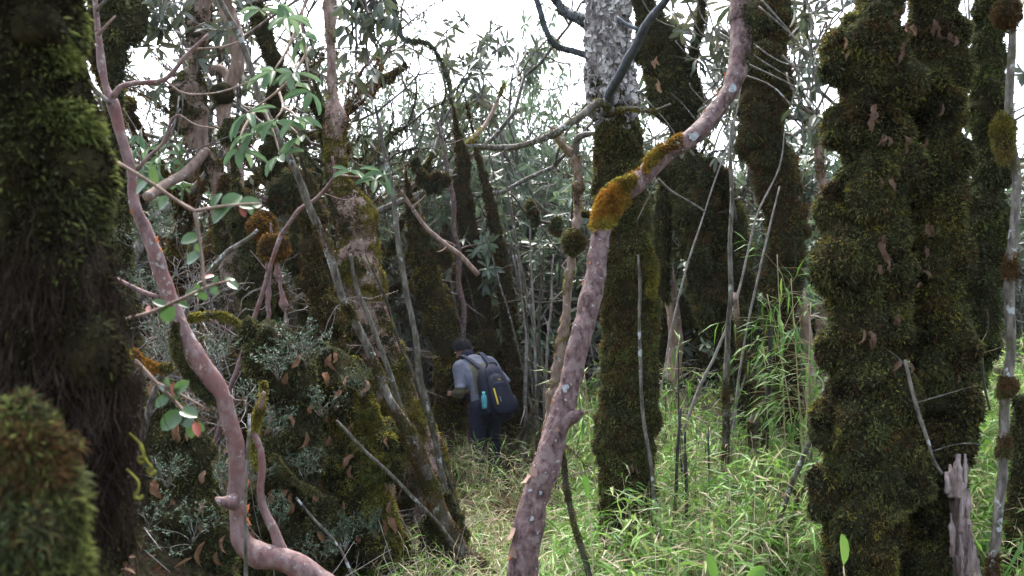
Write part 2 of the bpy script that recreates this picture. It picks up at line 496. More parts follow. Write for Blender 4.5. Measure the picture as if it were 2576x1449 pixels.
def add_moss(root, geos, n, L, W, mats, droop=.7, spread=.6, mask=None, name='moss', out=1., tipdrop=.35):
    """moss fronds grown on the given surfaces, one mesh; mats = list of (material, share)"""
    if isinstance(geos, Geo): geos = [geos]
    g = Geo(); ml = []
    for k, (mm, sh) in enumerate(mats):
        ml.append(M[mm])
        ar = [len(q.tris()) for q in geos]
        areas = []
        for q in geos:
            V_, T_ = q.verts(), q.tris()
            areas.append(np.linalg.norm(np.cross(V_[T_[:, 1]] - V_[T_[:, 0]], V_[T_[:, 2]] - V_[T_[:, 0]]), axis=1).sum())
        for q, a in zip(geos, areas):
            sd_ = int(rng.integers(1e6))
            def patch(c, nn, px, py, s=sd_, kk=k):
                w = 1. if kk == 0 else sstep(.48, .62, fbm(c * 6, s))
                w = w * (.25 + 1.5 * sstep(.3, .6, vnoise(c * 14, s + 3)))
                return w * (mask(c, nn, px, py) if mask else 1.)
            P_, N_ = scatter(q.verts(), q.tris(), int(1.25 * n * sh * a / sum(areas)), weight=vis_weight(patch))
            fuzz(g, P_, N_, L * FUZZ_L * (1. if k == 0 else 1.1), W * 1.1, droop * FUZZ_D, spread * FUZZ_S, out, tipdrop * .6, mat=k)
    if g.n:
        part(name, g, ml, root, smooth=False, kind='stuff')

def cushions(root, P, R, n, seed, lo=.35, hi=.62):
    """swollen pads of moss bulging out of a trunk"""
    rg = np.random.default_rng(seed + 900); out = []
    for k in range(n):
        i = int(rg.uniform(.03, .97) * (len(P) - 1)); q = P[i]
        if q[2] > 4.6: continue
        a = rg.uniform(-2.2, 2.2); vw = norm((CAM - q) * [1, 1, 0]); rt = np.array([vw[1], -vw[0], 0])
        d = vw * math.cos(a) + rt * math.sin(a); r = R[i] * rg.uniform(lo, hi)
        g = Geo(); g.add(*clump_pts(q + d * (R[i] * .98 - r * .3), r, seed=seed + k, lump=.35, squash=(1, 1, rg.uniform(.8, 1.5)), seg=12))
        part('moss_cushion', g, M['moss_core'], root); out.append(g)
    return out

CORE_K = {3: .9, 5: lambda P: np.where(P[:, 2] < pix(1540, 285, 5.6)[2], .78, 1.)}
def mossy_tree(label, pts, d0, d1=None, n=9000, L=.045, W=.006, lump=.22, mats=(('moss', 1.),), name='mossy_tree', core='moss_core',
               branches=(), seed=0, fine=.012, mask=None, sides=18, cat='tree', foot=True, droop=.7, spread=.6, ext=2.2, group=None, cush=None):
    P, R = limb(pts, d0, d1, foot=foot, ext=ext)
    root = thing(name, label, cat, base_of(P), group)
    K = CORE_K.get(seed, 1. if core != 'moss_core' else .93)
    g = tgeo(P, R * (K(P) if callable(K) else K), sides, lump, seed, fine)
    part('trunk', g, M[core], root)
    gs = [g]
    for bpts, bd0, bd1, bm in branches:
        bP, bR = limb(bpts, bd0, bd1, foot=False, ext=1.2)
        bg_ = tgeo(bP, bR, 10, .15, seed + 3)
        part('branch', bg_, M[bm], root)
        if bm == 'moss_core': gs.append(bg_)
    gs += cushions(root, P, R, (len(pts) * 2 if core == 'moss_core' else 0) if cush is None else cush, seed)
    if n: add_moss(root, gs, n, L, W, mats, mask=mask, droop=droop, spread=spread)
    return root, P, R, g

def flakes(root, P, R, n, size, mats=('flake',), lo=0., hi=1., side=None):
    """curled pieces of peeling bark, each its own part"""
    for k in range(n):
        i = int((lo + (hi - lo) * rng.random()) * (len(P) - 2)) + 1
        T = norm(P[min(i + 1, len(P) - 1)] - P[i - 1])
        a = rng.uniform(-1.9, 1.9) if side is None else side + rng.normal() * .4
        view = norm(CAM - P[i]); rt = norm(np.cross(T, view)); vw = norm(np.cross(rt, T))
        nrm = norm(vw * math.cos(a) + rt * math.sin(a)); sd_ = norm(np.cross(nrm, T))
        s = size * rng.uniform(.5, 1.4)
        o_ = P[i] + nrm * R[i] * .98
        nu, nv = 4, 3
        Vf = []
        for u in range(nu):
            for v in range(nv):
                x = (u / (nu - 1)) * s * rng.uniform(.8, 1.15); y = (v / (nv - 1) - .5) * s * rng.uniform(.45, 1.25) * (1 - .55 * (u / (nu - 1)) ** 2)
                lift = (x / s) ** 1.6 * s * .38
                Vf.append(o_ + sd_ * y + T * (x - lift * .3) * (1 if k % 2 else -1) + nrm * (lift + .002))
        Vf = np.array(Vf)
        q = [[u * nv + v, u * nv + v + 1, (u + 1) * nv + v + 1, (u + 1) * nv + v] for u in range(nu - 1) for v in range(nv - 1)]
        g = Geo(); g.add(Vf, np.array(q))
        part('bark_flake', g, M[mats[k % len(mats)]], root)

def pole(label, pts, d0, d1=None, mt='grey_bark', name='dead_pole', cat='pole', moss=None, foot=True, lump=.24, twigs=0, group=None, ext=1.5):
    P, R = limb(pts, d0, d1, foot=foot, ext=ext, step=.05)
    kink = (np.stack([vnoise(P * 3.1 + 7, 21), vnoise(P * 3.1 + 3, 22), vnoise(P * 3.1, 23)], -1) - .5)
    P = P + kink * R[:, None] * 2.2
    root = thing(name, label, cat, base_of(P), group)
    g = tgeo(P, R, 8, lump, int(rng.integers(1e5)), freq=25.)
    part('stem', g, M[mt], root)
    for k in range(twigs):
        i = int(rng.uniform(.05, .75) * len(P)); dr = norm(rng.normal(size=3) + [0, 0, .3]); ln = rng.uniform(.15, .4)
        q = [P[i], P[i] + dr * ln * .5, P[i] + dr * ln + rng.normal(size=3) * .04]
        tp, tr_ = resample(q, [R[i] * .4, R[i] * .3, R[i] * .12], .05)
        part('twig', tgeo(tp, tr_, 5, .1), M[mt], root)
    if moss:
        n, L, mats, mask = moss
        add_moss(root, g, n, L, .005, mats, mask=mask)
    return root, P, R

def band(*ys):
    """moss only where the trunk passes the given heights in the picture"""
    def f(c, n, px, py):
        w = 0.
        for a, b_ in ys: w = np.maximum(w, sstep(a - 12, a + 12, py) * (1 - sstep(b_ - 12, b_ + 12, py)))
        return w
    return f

def clump_pts(center, r, n=1, squash=(1, 1, 1), seed=0, lump=.3, seg=16):
    """a lumpy cushion"""
    th = np.linspace(0.02, math.pi - .02, seg); ph = np.arange(seg + 4) / (seg + 4) * 2 * math.pi
    D = np.stack([np.sin(th)[:, None] * np.cos(ph), np.sin(th)[:, None] * np.sin(ph), np.cos(th)[:, None] + 0 * ph], -1)
    rr = r * (1 + lump * 2 * (fbm(D * 1.6 + seed * 3.7, seed) - .5))
    V = (D * rr[..., None] * np.array(squash) + center).reshape(-1, 3)
    s = seg + 4
    i = np.arange(seg - 1)[:, None] * s; j = np.arange(s)[None]; k = (j + 1) % s
    Q = np.stack([i + j, i + s + j, i + s + k, i + k], -1).reshape(-1, 4)
    return V, Q

# ------------------------------------------------------------------ the big trunks
MO = (('moss_dark', 1.), ('moss', .6), ('moss_green', .25), ('moss_yellow', .2), ('moss_brown', .3), ('moss_umber', .5))
root, LP, LR, Lg = mossy_tree('broad double trunk thickly furred in dark moss with curled dead leaves',
    [(2215, -10, 120), (2190, 80, 178), (2190, 150, 190), (2198, 230, 178), (2200, 320, 190), (2200, 400, 178), (2190, 500, 205), (2190, 590, 198),
     (2180, 660, 232), (2192, 745, 200), (2182, 850, 190), (2195, 950, 200), (2190, 1050, 222), (2198, 1170, 226), (2180, 1300, 205), (2168, 1449, 195)],
    4.2, n=0, lump=.3, mats=MO, seed=3, sides=48, fine=.022, cush=0)
rp, rr_ = limb([(2345, -10, 120), (2355, 90, 150), (2345, 200, 165), (2350, 320, 150), (2350, 450, 160), (2342, 600, 155), (2345, 723, 145), (2355, 850, 160),
     (2372, 950, 150), (2370, 1050, 160), (2350, 1180, 150), (2335, 1300, 130), (2320, 1449, 140)], 4.3)
Rg = tgeo(rp, rr_ * .9, 44, .3, 8, .022)
part('second_stem', Rg, M['moss_core'], root)
cs = []
for (bx, by, br) in ((2112, 140, 48), (2108, 320, 40), (2092, 530, 46), (2085, 670, 52), (2250, 690, 46), (2120, 660, 60), (2095, 880, 40), (2082, 1070, 50), (2270, 1020, 48), (2080, 1240, 46), (2410, 180, 36), (2415, 400, 34), (2418, 640, 34), (2425, 880, 40), (2432, 1020, 44), (2400, 1120, 46), (2300, 420, 40), (2290, 200, 44), (2300, 1190, 50), (2200, 90, 60), (2180, 1090, 60), (2190, 480, 56)):
    g = Geo(); dd = 4.08 if 2120 <= bx <= 2300 else 4.2
    g.add(*clump_pts(pix(bx, by, dd), br / F * dd * .95, seed=by, lump=.55, squash=(1, .8, 1.5), seg=16)); part('moss_cushion', g, M['moss_core'], root); cs.append(g)
cs += cushions(root, LP, LR * .86, 15, 3, .35, .6) + cushions(root, rp, rr_ * .86, 13, 4, .35, .6)
add_moss(root, [Lg, Rg] + cs, 105000, .042, .0055, MO, droop=.55, spread=.7)
double_root = root

root, MP_, MR_, Mg = mossy_tree('tall green-edged mossy trunk just right of the broad double trunk',
    [(2488, -10, 66), (2485, 150, 80), (2490, 300, 95), (2492, 450, 92), (2470, 545, 118), (2470, 650, 126), (2465, 760, 112), (2455, 860, 92), (2440, 950, 70), (2410, 1060, 80)],
    4.75, n=30000, lump=.3, fine=.02, mats=(('moss_dark', 1.), ('moss_green', .5)), seed=14, sides=22)

root, CP_, CR_, Cg = mossy_tree('straight central trunk with grey flaking bark above and olive moss below',
    [(1528, -10, 100), (1530, 120, 104), (1540, 240, 118), (1553, 320, 124), (1560, 450, 128), (1566, 600, 140), (1577, 723, 132), (1583, 850, 134), (1584, 974, 134),
     (1574, 1085, 146), (1578, 1180, 136), (1575, 1299, 130), (1571, 1449, 132)],
    5.6, n=0, lump=.07, seed=5, core='birch', name='half_mossy_tree', sides=34, fine=.004)
CR_ = CR_ * 1.02
cen_root = root
def cmask(c, n, px, py): return sstep(235, 330, py + 60 * (vnoise(c * 9, 4) - .5))
cmoss = Geo(); keep = CP_[:, 2] < pix(1540, 262, 5.6)[2]
zc_ = pix(1540, 262, 5.6)[2]
cmoss.add(*tube(CP_[keep], CR_[keep] * np.interp(CP_[keep][:, 2], [zc_ - .22, zc_ - .02], [1., .74]), 40, .12, 1 / (1.6 * float(np.mean(CR_))), 5, .022))
cc_ = cushions(root, CP_[keep], CR_[keep] * .95, 26, 5, .25, .42)
part('moss_sleeve', cmoss, M['moss_core'], root)
add_moss(root, [cmoss] + cc_, 50000, .038, .0055, (('moss', 1.), ('moss_dark', .6), ('moss_green', .35), ('moss_brown', .3)), mask=cmask, droop=.6, spread=.7)
add_moss(root, Cg, 6000, .036, .0055, (('moss', 1.), ('moss_dark', .6)), mask=lambda c, n, px, py: sstep(120, 290, py + 150 * (fbm(c * 7, 6) - .5)) * (py < 330) * sstep(.4, .55, fbm(c * 12, 9)), name='upper_moss')
# loose bark plates on the bare upper part
g = Geo()
Pp, Nn = scatter(Cg.verts(), Cg.tris(), 1500, weight=vis_weight(lambda c, n, px, py: (py < 330) * 1. * (py > -200)))
U_ = norm(np.cross(Nn, rng.normal(size=Nn.shape) * .3 + [0, 0, 1.]))
leaves(g, Pp + Nn * .003, norm(U_ * rng.choice([-1, 1], len(Pp))[:, None] + Nn * .25), Nn, rng.uniform(.012, .04, len(Pp)), rng.uniform(.012, .07, len(Pp)), [0, .5, 1], [1, .8, .35], fold=.1, curl=-.35)
part('bark_plates', g, M['birch_plate'], root, smooth=False, kind='stuff')
# yellow green burl of moss on its right flank
g = Geo(); g.add(*tube(*resample([pix(1622, 590, 5.5), pix(1632, 680, 5.5), pix(1630, 800, 5.5)], [.02, .055, .03], .03), 12, .2, 12., 3))
part('moss_bulge', g, M['moss_core'], root); add_moss(root, g, 5000, .035, .005, (('moss_yellow', 1.), ('moss', .5)))
# its low limb crossing to the left and the limb rising to the right
for pts_, w0 in (([(1525, 285, 30, 5.5), (1528, 262, 30, 5.3), (1537, 230, 24, 5.1), (1577, 160, 25, 4.9), (1617, 75, 22, 4.7), (1677, 0, 20, 4.5), (1740, -80, 18, 4.3)], 0),
                 ([(1535, 285, 30, 5.5), (1508, 258, 22, 5.1), (1453, 300, 20, 5.0), (1398, 335, 19, 4.9), (1333, 362, 15, 4.8), (1258, 372, 15, 4.8), (1173, 366, 12, 4.8)], 1)):
    bP, bR = limb(pts_, 5, foot=False, ext=0, step=.04)
    bP = bP + (np.stack([vnoise(bP * 6, 31), vnoise(bP * 6, 32), vnoise(bP * 6, 33)], -1) - .5) * .02
    gb = tgeo(bP, bR, 12, .14, 4, freq=22.)
    part('limb', gb, M['limb_blue' if w0 == 0 else 'grey_bark'], root)
    if w0: add_moss(root, gb, 1300, .022, .004, (('moss', 1.),), mask=lambda c, n, px, py: (vnoise(c * 12, 5) > .5) * 1.)
for pts_, mt_ in (([(1178, 362, 11, 4.8), (1205, 332, 11, 4.85), (1222, 312, 11, 4.9), (1248, 262, 9, 4.95), (1268, 210, 6, 5.)], 'tan_bark'),
                  ([(1550, 277, 14, 5.45), (1590, 273, 13, 5.3), (1640, 280, 10, 5.2), (1686, 262, 7, 5.1)], 'grey_bark'),
                  ([(1607, 75, 10, 4.75), (1578, 62, 9, 4.8), (1552, 42, 7, 4.85)], 'limb_blue')):
    bP, bR = limb(pts_, 5, foot=False, ext=0, step=.04)
    gb = tgeo(bP, bR, 8, .15, 6, freq=25.); part('side_branch', gb, M[mt_], root)
    if mt_ != 'limb_blue': add_moss(root, gb, 900, .025, .004, (('moss_yellow', 1.),), mask=lambda c, n, px, py: (vnoise(c * 14, 8) > .5) * 1.)

# blurred trunk close to the camera on the left, its rootlets, and the cushion below it
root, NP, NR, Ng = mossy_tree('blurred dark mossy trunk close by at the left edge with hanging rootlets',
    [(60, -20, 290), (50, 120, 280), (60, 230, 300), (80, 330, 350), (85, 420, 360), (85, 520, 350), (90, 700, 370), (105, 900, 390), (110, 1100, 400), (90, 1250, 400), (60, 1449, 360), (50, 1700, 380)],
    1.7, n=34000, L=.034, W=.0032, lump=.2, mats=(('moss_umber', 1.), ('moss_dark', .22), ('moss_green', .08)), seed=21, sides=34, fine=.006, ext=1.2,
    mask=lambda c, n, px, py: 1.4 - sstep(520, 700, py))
add_moss(root, Ng, 9000, .04, .004, (('moss_green', 1.),), mask=lambda c, n, px, py: band((60, 480))(c, n, px, py) * sstep(.5, .62, fbm(c * 16, 2)) * sstep(60, 200, px) + .02, name='moss_tuft')
# hanging rootlets: long thin strands
g = Geo(); Pp, Nn = scatter(Ng.verts(), Ng.tris(), 3600, weight=vis_weight(lambda c, n, px, py: sstep(500, 640, py) * (1 - sstep(1150, 1300, py))))
Ls = rng.uniform(.08, .26, len(Pp)); W_ = .0008
pts = [Pp]
for s in range(6):
    st = norm(DOWN * 1.1 + rng.normal(size=Pp.shape) * .42 + Nn * (.35 if s < 2 else 0.))
    pts.append(pts[-1] + st * (Ls / 6)[:, None])
sdv = norm(np.cross(rng.normal(size=Pp.shape), DOWN))
Vs = np.stack([q + sg * sdv * W_ for q in pts for sg in (-1, 1)], 1).reshape(-1, 3)
fq = np.array([[2 * s, 2 * s + 1, 2 * s + 3, 2 * s + 2] for s in range(6)])
g.add(Vs, (np.arange(len(Pp))[:, None, None] * 14 + fq[None]).reshape(-1, 4))
part('rootlets', g, M['rootlet'], root, smooth=False, kind='stuff')
near_root = root

P, R = limb([(40, 1000, 60), (60, 1090, 190), (70, 1200, 250), (70, 1320, 270), (70, 1449, 290), (70, 1640, 330)], 1.15)
root = thing('mossy_stump', 'blurred bright green moss-covered stump in the bottom left corner', 'stump', base_of(P))
g = tgeo(P, R * .92, 30, .3, 31, .012); part('trunk', g, M['moss_core'], root)
add_moss(root, [g] + cushions(root, P, R * .9, 18, 31), 26000, .034, .0024, (('moss_green', .5), ('moss_brown', .4), ('moss_dark', 1.)), droop=.6, spread=.9)
# curled yellow-green tendrils on the near trunk
g = Geo()
for (cx, cy) in ((352, 1160), (378, 1190), (345, 1250)):
    a = np.linspace(rng.uniform(0, 2), 6. + rng.uniform(0, 1), 16); r0 = rng.uniform(9, 15) / F * 1.62
    c0 = pix(cx, cy, 1.62)
    pth = np.stack([c0[0] + r0 * np.cos(a) * (1 - a / 9), c0[1] + a * .002, c0[2] + r0 * np.sin(a) * (1 - a / 9)], -1)
    pth = np.vstack([pix(cx - 26, cy - 70, 1.66), pix(cx - 4 + rng.uniform(-10, 10), cy - 38, 1.63), pth])
    g.add(*tube(*resample(pth, np.linspace(.0022, .0034, len(pth)), .01), 6, .5, 130., cx))
part('tendril', g, M['tendril'], near_root)

# ------------------------------------------------------------------ the leaning red trunk
pts = [(1864, -10, 60), (1864, 60, 58), (1862, 125, 55), (1852, 185, 50), (1832, 235, 45), (1802, 275, 45), (1768, 320, 45), (1722, 358, 46), (1675, 388, 50), (1628, 434, 50),
       (1590, 468, 54), (1543, 498, 60), (1520, 552, 56), (1508, 610, 51), (1496, 700, 53), (1478, 780, 54), (1461, 848, 55), (1431, 974, 56), (1402, 1074, 63), (1373, 1174, 68), (1338, 1280, 70), (1313, 1449, 78)]
P, R = limb(pts, 3.9, 3.3, step=.02)
root = thing('leaning_tree', 'leaning pink-barked trunk with orange moss bends crossing in front of the centre', 'tree', base_of(P))
redg = tgeo(P, R, 30, .12, 6, .0035, freq=14.)
part('trunk', redg, M['pink'], root); RP, RR = P, R
def redmask(c, n, px, py):
    a = sstep(440, 490, py) * (1 - sstep(520, 610, py)) * (px < 1580) + (px > 1545) * (px < 1635) * sstep(.1, .6, n[:, 2] + .25) * (py > 420)
    a = a + (px > 1620) * (px < 1712) * sstep(-.1, .5, n[:, 2]) * 1. + (px > 1700) * (px < 1770) * .25 * (n[:, 2] < .2)
    a = a * (1 - .95 * np.exp(-((px - 1610) / 20) ** 2) * (n[:, 2] < .8)) * (1 - .9 * np.exp(-((px - 1672) / 14) ** 2) * (vnoise(c * 30, 2) > .4))
    return np.clip(a * 1.25 - 1.05 * fbm(c * 26, 3) * (1 - .35 * (n[:, 2] > .2)), 0, 1.)
add_moss(root, redg, 17000, .036, .0042, (('moss_orange', .8), ('moss_yellow', .6), ('moss_brown', .25)), mask=redmask, droop=.5, spread=.75)
add_moss(root, redg, 6000, .028, .004, (('moss_dark', 1.),), mask=lambda c, n, px, py: (1 - sstep(110, 190, py)) * sstep(-.1, .35, n[:, 0] + .35 * (py < 40)), name='dark_moss')
# broken branch stub
g = Geo(); g.add(*tube(*resample([pix(1415, 1062, 3.38), pix(1440, 1050, 3.36), pix(1462, 1040, 3.34), pix(1467, 1043, 3.34)], [.03, .026, .016, .006], .01), 14, .1, 30.))
part('branch_stub', g, M['pink'], root)
# lichen discs
for (cx, cy, s) in ((1422, 977, 11), (1844, 222, 12), (1705, 366, 10), (1339, 1305, 6), (1745, 340, 14), (1360, 1240, 5)):
    i = int(np.argmin(np.linalg.norm(RP - pix(cx, cy, 3.5), axis=1)))
    d = (RP[i] - CAM) @ FWD; c0 = pix(cx, cy, d); nv = norm(CAM - c0)
    off = c0 - RP[i]; T = norm(RP[min(i + 1, len(RP) - 1)] - RP[i - 1]); off = off - T * (off @ T)
    h = math.sqrt(max(RR[i] ** 2 - (off @ off), 1e-8)); nrm = norm(off + nv * h)
    e1 = norm(np.cross(nrm, [0, 0, 1.])); e2 = np.cross(nrm, e1); rr0 = s / F * d
    ph = np.linspace(0, 2 * math.pi, 17)[:-1]; rad = rr0 * .85 * (1 + .18 * np.sin(ph * 2 + s) + .14 * np.sin(ph * 3 + 2 * s) + .12 * rng.normal(size=16))
    ctr = RP[i] + T * ((c0 - RP[i]) @ T) + nrm * (RR[i] * 1.02 + .002)
    ring = ctr + e1 * (np.cos(ph) * rad)[:, None] + e2 * (np.sin(ph) * rad)[:, None] - nrm * ((np.cos(ph) * rad) ** 2 / (2 * RR[i]))[:, None] * .8
    Vd = np.vstack([ctr + nrm * .001, ring, ring - nrm * .006])
    t3 = np.array([[0, 1 + k, 1 + (k + 1) % 16] for k in range(16)]); q4 = np.array([[1 + k, 17 + k, 17 + (k + 1) % 16, 1 + (k + 1) % 16] for k in range(16)])
    part('lichen_patch', Geo().add(Vd, t3, q4), M.setdefault('lichen', plain('pale_lichen', (.30, .32, .32), .95, .05, .4, 90., .6)), root, smooth=False)
flakes(root, RP, RR, 30, .018, ('flake', 'flake', 'flake_pale'), .45, .98, side=1.5)
flakes(root, RP, RR, 40, .016, ('flake_pale',), .5, .98)
flakes(root, RP, RR, 4, .04, ('flake_pale',), .78, .9, side=.9)
flakes(root, RP, RR, 5, .04, ('flake',), .24, .5, side=1.3)
# thin dead twig hanging off its underside
g = Geo(); g.add(*tube(*resample([pix(1655, 450, 3.75), pix(1690, 482, 3.75), pix(1730, 505, 3.76), pix(1775, 532, 3.78)], [.006, .005, .004, .003], .03), 6, .1))
g.add(*tube(*resample([pix(1655, 450, 3.75), pix(1630, 500, 3.75), pix(1600, 560, 3.72)], [.004, .003, .0015], .03), 5, .1))
part('twig', g, M['grey_bark'], root)

# ------------------------------------------------------------------ the slender pink tree on the left
pts = [(238, -10, 15), (248, 90, 17), (262, 200, 20), (285, 262, 30), (302, 330, 26), (330, 430, 26), (338, 510, 30), (372, 590, 36), (398, 660, 38), (418, 723, 40), (451, 813, 42), (491, 888, 46), (523, 943, 52),
       (556, 990, 46), (573, 1043, 44), (590, 1103, 44), (597, 1174, 44), (595, 1249, 43), (598, 1314, 44), (612, 1366, 50), (655, 1398, 66), (715, 1408, 62), (790, 1452, 66), (880, 1540, 74)]
P, R = limb(pts, 3.3, 3.5, step=.02)
root = thing('smooth_pink_tree', 'slender smooth pink tree curving down the left with reddish peeling bark', 'tree', base_of(P))
pg = tgeo(P, R * .95, 22, .12, 9, .0028, freq=10.); part('trunk', pg, M['pink_smooth'], root); PP, PR = P, R
for bp, dd, mt_ in (([(712, 1400, 34), (690, 1335, 24), (665, 1285, 20), (655, 1235, 18), (660, 1180, 18), (655, 1130, 16), (640, 1085, 16), (655, 1030, 14), (664, 985, 8)], 3.5, 'pink_smooth'),
                    ([(285, 245, 17), (300, 222, 15), (335, 210, 13), (414, 200, 12), (464, 145, 11), (524, 87, 8)], 3.3, 'pink_smooth'),
                    ([(344, 428, 11), (375, 393, 8), (410, 360, 8), (434, 298, 6), (454, 290, 5)], 3.35, 'pink_smooth'),
                    ([(398, 748, 14), (360, 735, 12), (325, 718, 11), (290, 700, 11)], 3.35, 'pink_smooth'),
                    ([(278, 262, 12), (240, 225, 9), (205, 185, 8)], 3.25, 'grey_bark'),
                    ([(240, 30, 10), (262, 5, 8), (300, -40, 7)], 3.3, 'grey_bark'),
                    ([(246, 88, 9), (272, 60, 7), (290, 40, 4)], 3.3, 'tan_bark'),
                    ([(414, 200, 7), (448, 228, 5), (490, 238, 5), (560, 230, 4), (640, 200, 3)], 3.32, 'tan_bark'),
                    ([(464, 125, 6), (520, 122, 6), (560, 118, 5), (600, 105, 4)], 3.32, 'tan_bark'),
                    ([(454, 290, 4), (495, 315, 4), (540, 322, 3)], 3.35, 'tan_bark')):
    bP, bR = limb(bp, dd, foot=False, ext=0, step=.03); part('branch', tgeo(bP, bR, 10, .1, 2, freq=20.), M[mt_], root)
# mossy branch leaving its left side
bP, bR = limb([(565, 1010, 34), (520, 990, 30), (480, 950, 26), (450, 900, 22), (440, 850, 26), (442, 810, 18)], 3.42, 3.35, foot=False, ext=0, step=.03)
gb = tgeo(bP, bR, 12, .2, 2); part('mossy_branch', gb, M['moss_core'], root); add_moss(root, gb, 5000, .02, .003, (('moss', 1.), ('moss_dark', .5)))
bP, bR = limb([(640, 1085, 17), (655, 1030, 22), (662, 990, 14)], 3.5, foot=False, ext=0, step=.03)
add_moss(root, tgeo(bP, bR, 12, .2, 2), 1600, .016, .003, (('moss_yellow', 1.), ('moss', .5)))
g = Geo(); g.add(*tube(*resample([pix(592, 1262, 3.42), pix(560, 1262, 3.4), pix(548, 1256, 3.4), pix(541, 1254, 3.4)], [.036, .02, .012, .006], .01), 12, .1, 30.)); part('branch_stub', g, M['pink_smooth'], root)
def frac(P, px, py):
    rel = P - CAM; d = rel @ FWD
    return float(np.argmin((1288 + F * rel[:, 0] / d - px) ** 2 + (724.5 - F * (rel @ UPV) / d - py) ** 2)) / len(P)
flakes(root, PP, PR, 7, .02, ('flake', 'flake_pale'), frac(PP, 350, 540), frac(PP, 395, 650))
flakes(root, PP, PR, 26, .014, ('flake_pale',), frac(PP, 395, 650), frac(PP, 655, 1398))
flakes(root, PP, PR, 5, .045, ('flake',), frac(PP, 597, 1200), frac(PP, 600, 1330), side=-1.6)

# ------------------------------------------------------------------ mossy trees of the middle distance
MB_ = (('moss_brown', 1.), ('moss_dark', .7))
MD = (('moss_dark', 1.), ('moss', .6))
MY = (('moss', 1.), ('moss_brown', .5), ('moss_yellow', .45))
mossy_tree('lumpy brown-mossed tree between the leaning trunk and the broad double trunk',
    [(1940, -10, 92), (1945, 60, 108), (1935, 110, 100), (1925, 190, 138), (1925, 250, 118), (1912, 330, 112), (1925, 385, 96), (1950, 430, 122), (1955, 500, 92), (1975, 560, 98), (1975, 640, 80), (1968, 720, 96),
     (1962, 820, 76), (1968, 920, 82), (1985, 1000, 62), (2003, 1080, 66), (2004, 1150, 36), (2002, 1220, 30)], 7.4, n=26000, lump=.3, mats=(('moss_brown', .8), ('moss_dark', 1.), ('moss', .4)), seed=41, sides=24, L=.06, W=.008,
    branches=(([(1990, 640, 26), (2010, 720, 24), (2030, 840, 26), (2040, 960, 24), (2030, 1090, 22)], 7.8, 7.8, 'tan_bark'),))
mossy_tree('dark drooping mossy tree right behind the central trunk',
    [(1612, -10, 60), (1640, 60, 80), (1660, 120, 120), (1678, 190, 118), (1690, 250, 118), (1715, 315, 70), (1722, 370, 66), (1725, 430, 132), (1762, 500, 168), (1785, 570, 172), (1792, 640, 130), (1798, 720, 150),
     (1806, 800, 108), (1830, 860, 76), (1862, 930, 66), (1880, 1000, 60), (1885, 1080, 58)], 8.2, n=30000, lump=.34, mats=MD, seed=52, sides=24, L=.075, W=.008, droop=1.1,
    branches=(([(1715, 330, 34), (1745, 250, 38), (1742, 160, 26), (1760, 60, 22), (1768, -10, 18)], 8.2, 8.1, 'moss_core'),
              ([(1790, 700, 40), (1855, 760, 30), (1870, 830, 28)], 8., 7.6, 'moss_core'),
              ([(1700, 420, 60), (1672, 520, 50), (1665, 640, 46), (1668, 760, 34)], 8.3, 8.3, 'moss_core'),
              ([(1670, 620, 30), (1690, 760, 34), (1700, 860, 36), (1690, 960, 36)], 8.6, 8.6, 'tan_bark'),
              ([(1800, 590, 40), (1850, 640, 60), (1842, 700, 50)], 8.2, 8., 'moss_core')))
sl_root, _, _, sl_g = mossy_tree('thick slanting mossy trunk with yellow-green patches left of the hiker',
    [(829, -10, 34), (833, 150, 26), (838, 240, 27), (846, 296, 56), (842, 350, 46), (848, 430, 52), (862, 490, 70), (892, 540, 110), (898, 610, 100), (902, 690, 122), (925, 790, 108), (955, 880, 102),
     (992, 970, 110), (1025, 1060, 112), (1050, 1140, 130)], 7.6, 7.0, n=26000, lump=.26, mats=(('moss_brown', .8), ('moss_dark', .8), ('moss_yellow', 1.2)), seed=61, sides=24, L=.05, W=.007,
    mask=lambda c, n, px, py: .12 + .88 * sstep(270, 330, py) * (1 - .85 * ((px > 895) & (px < 960) & (py > 640) & (py < 720))), core='tan_bark', name='slanting_mossy_tree')
def spots(*zs):
    def f(c, n, px, py):
        w = 0.
        for (x, y, r) in zs: w = np.maximum(w, 1 - sstep(r * .6, r * 1.1, np.hypot(px - x, py - y) + 18 * (vnoise(c * 12, 7) - .5)))
        return w
    return f
add_moss(sl_root, sl_g, 7000, .045, .007, (('moss_yellow', 1.),), mask=spots((922, 545, 34), (880, 690, 34), (930, 740, 30), (1010, 1000, 40), (1045, 1050, 40), (1030, 1110, 36)), name='yellow_moss', spread=.8)
mossy_tree('column of rounded moss cushions beside the slanting mossy trunk',
    [(770, 430, 30), (782, 500, 46), (790, 545, 78), (785, 585, 56), (800, 630, 84), (798, 668, 60), (800, 710, 92), (810, 755, 62), (822, 800, 86), (826, 838, 70), (828, 880, 104), (840, 940, 96), (860, 1000, 110)], 6.6, n=14000, lump=.22,
    mats=(('moss_brown', 1.), ('moss', .8)), seed=71, L=.05, W=.007, core='moss_core')
mossy_tree('knobbly mossy tree behind the long leaning pole, upper left',
    [(640, -10, 40), (660, 70, 52), (690, 160, 40), (692, 250, 44), (690, 330, 46), (706, 420, 84), (728, 470, 72), (742, 520, 46), (760, 600, 52), (770, 700, 56), (775, 800, 60)], 8.4, n=12000, lump=.3, mats=MD, seed=77, L=.06, W=.008)
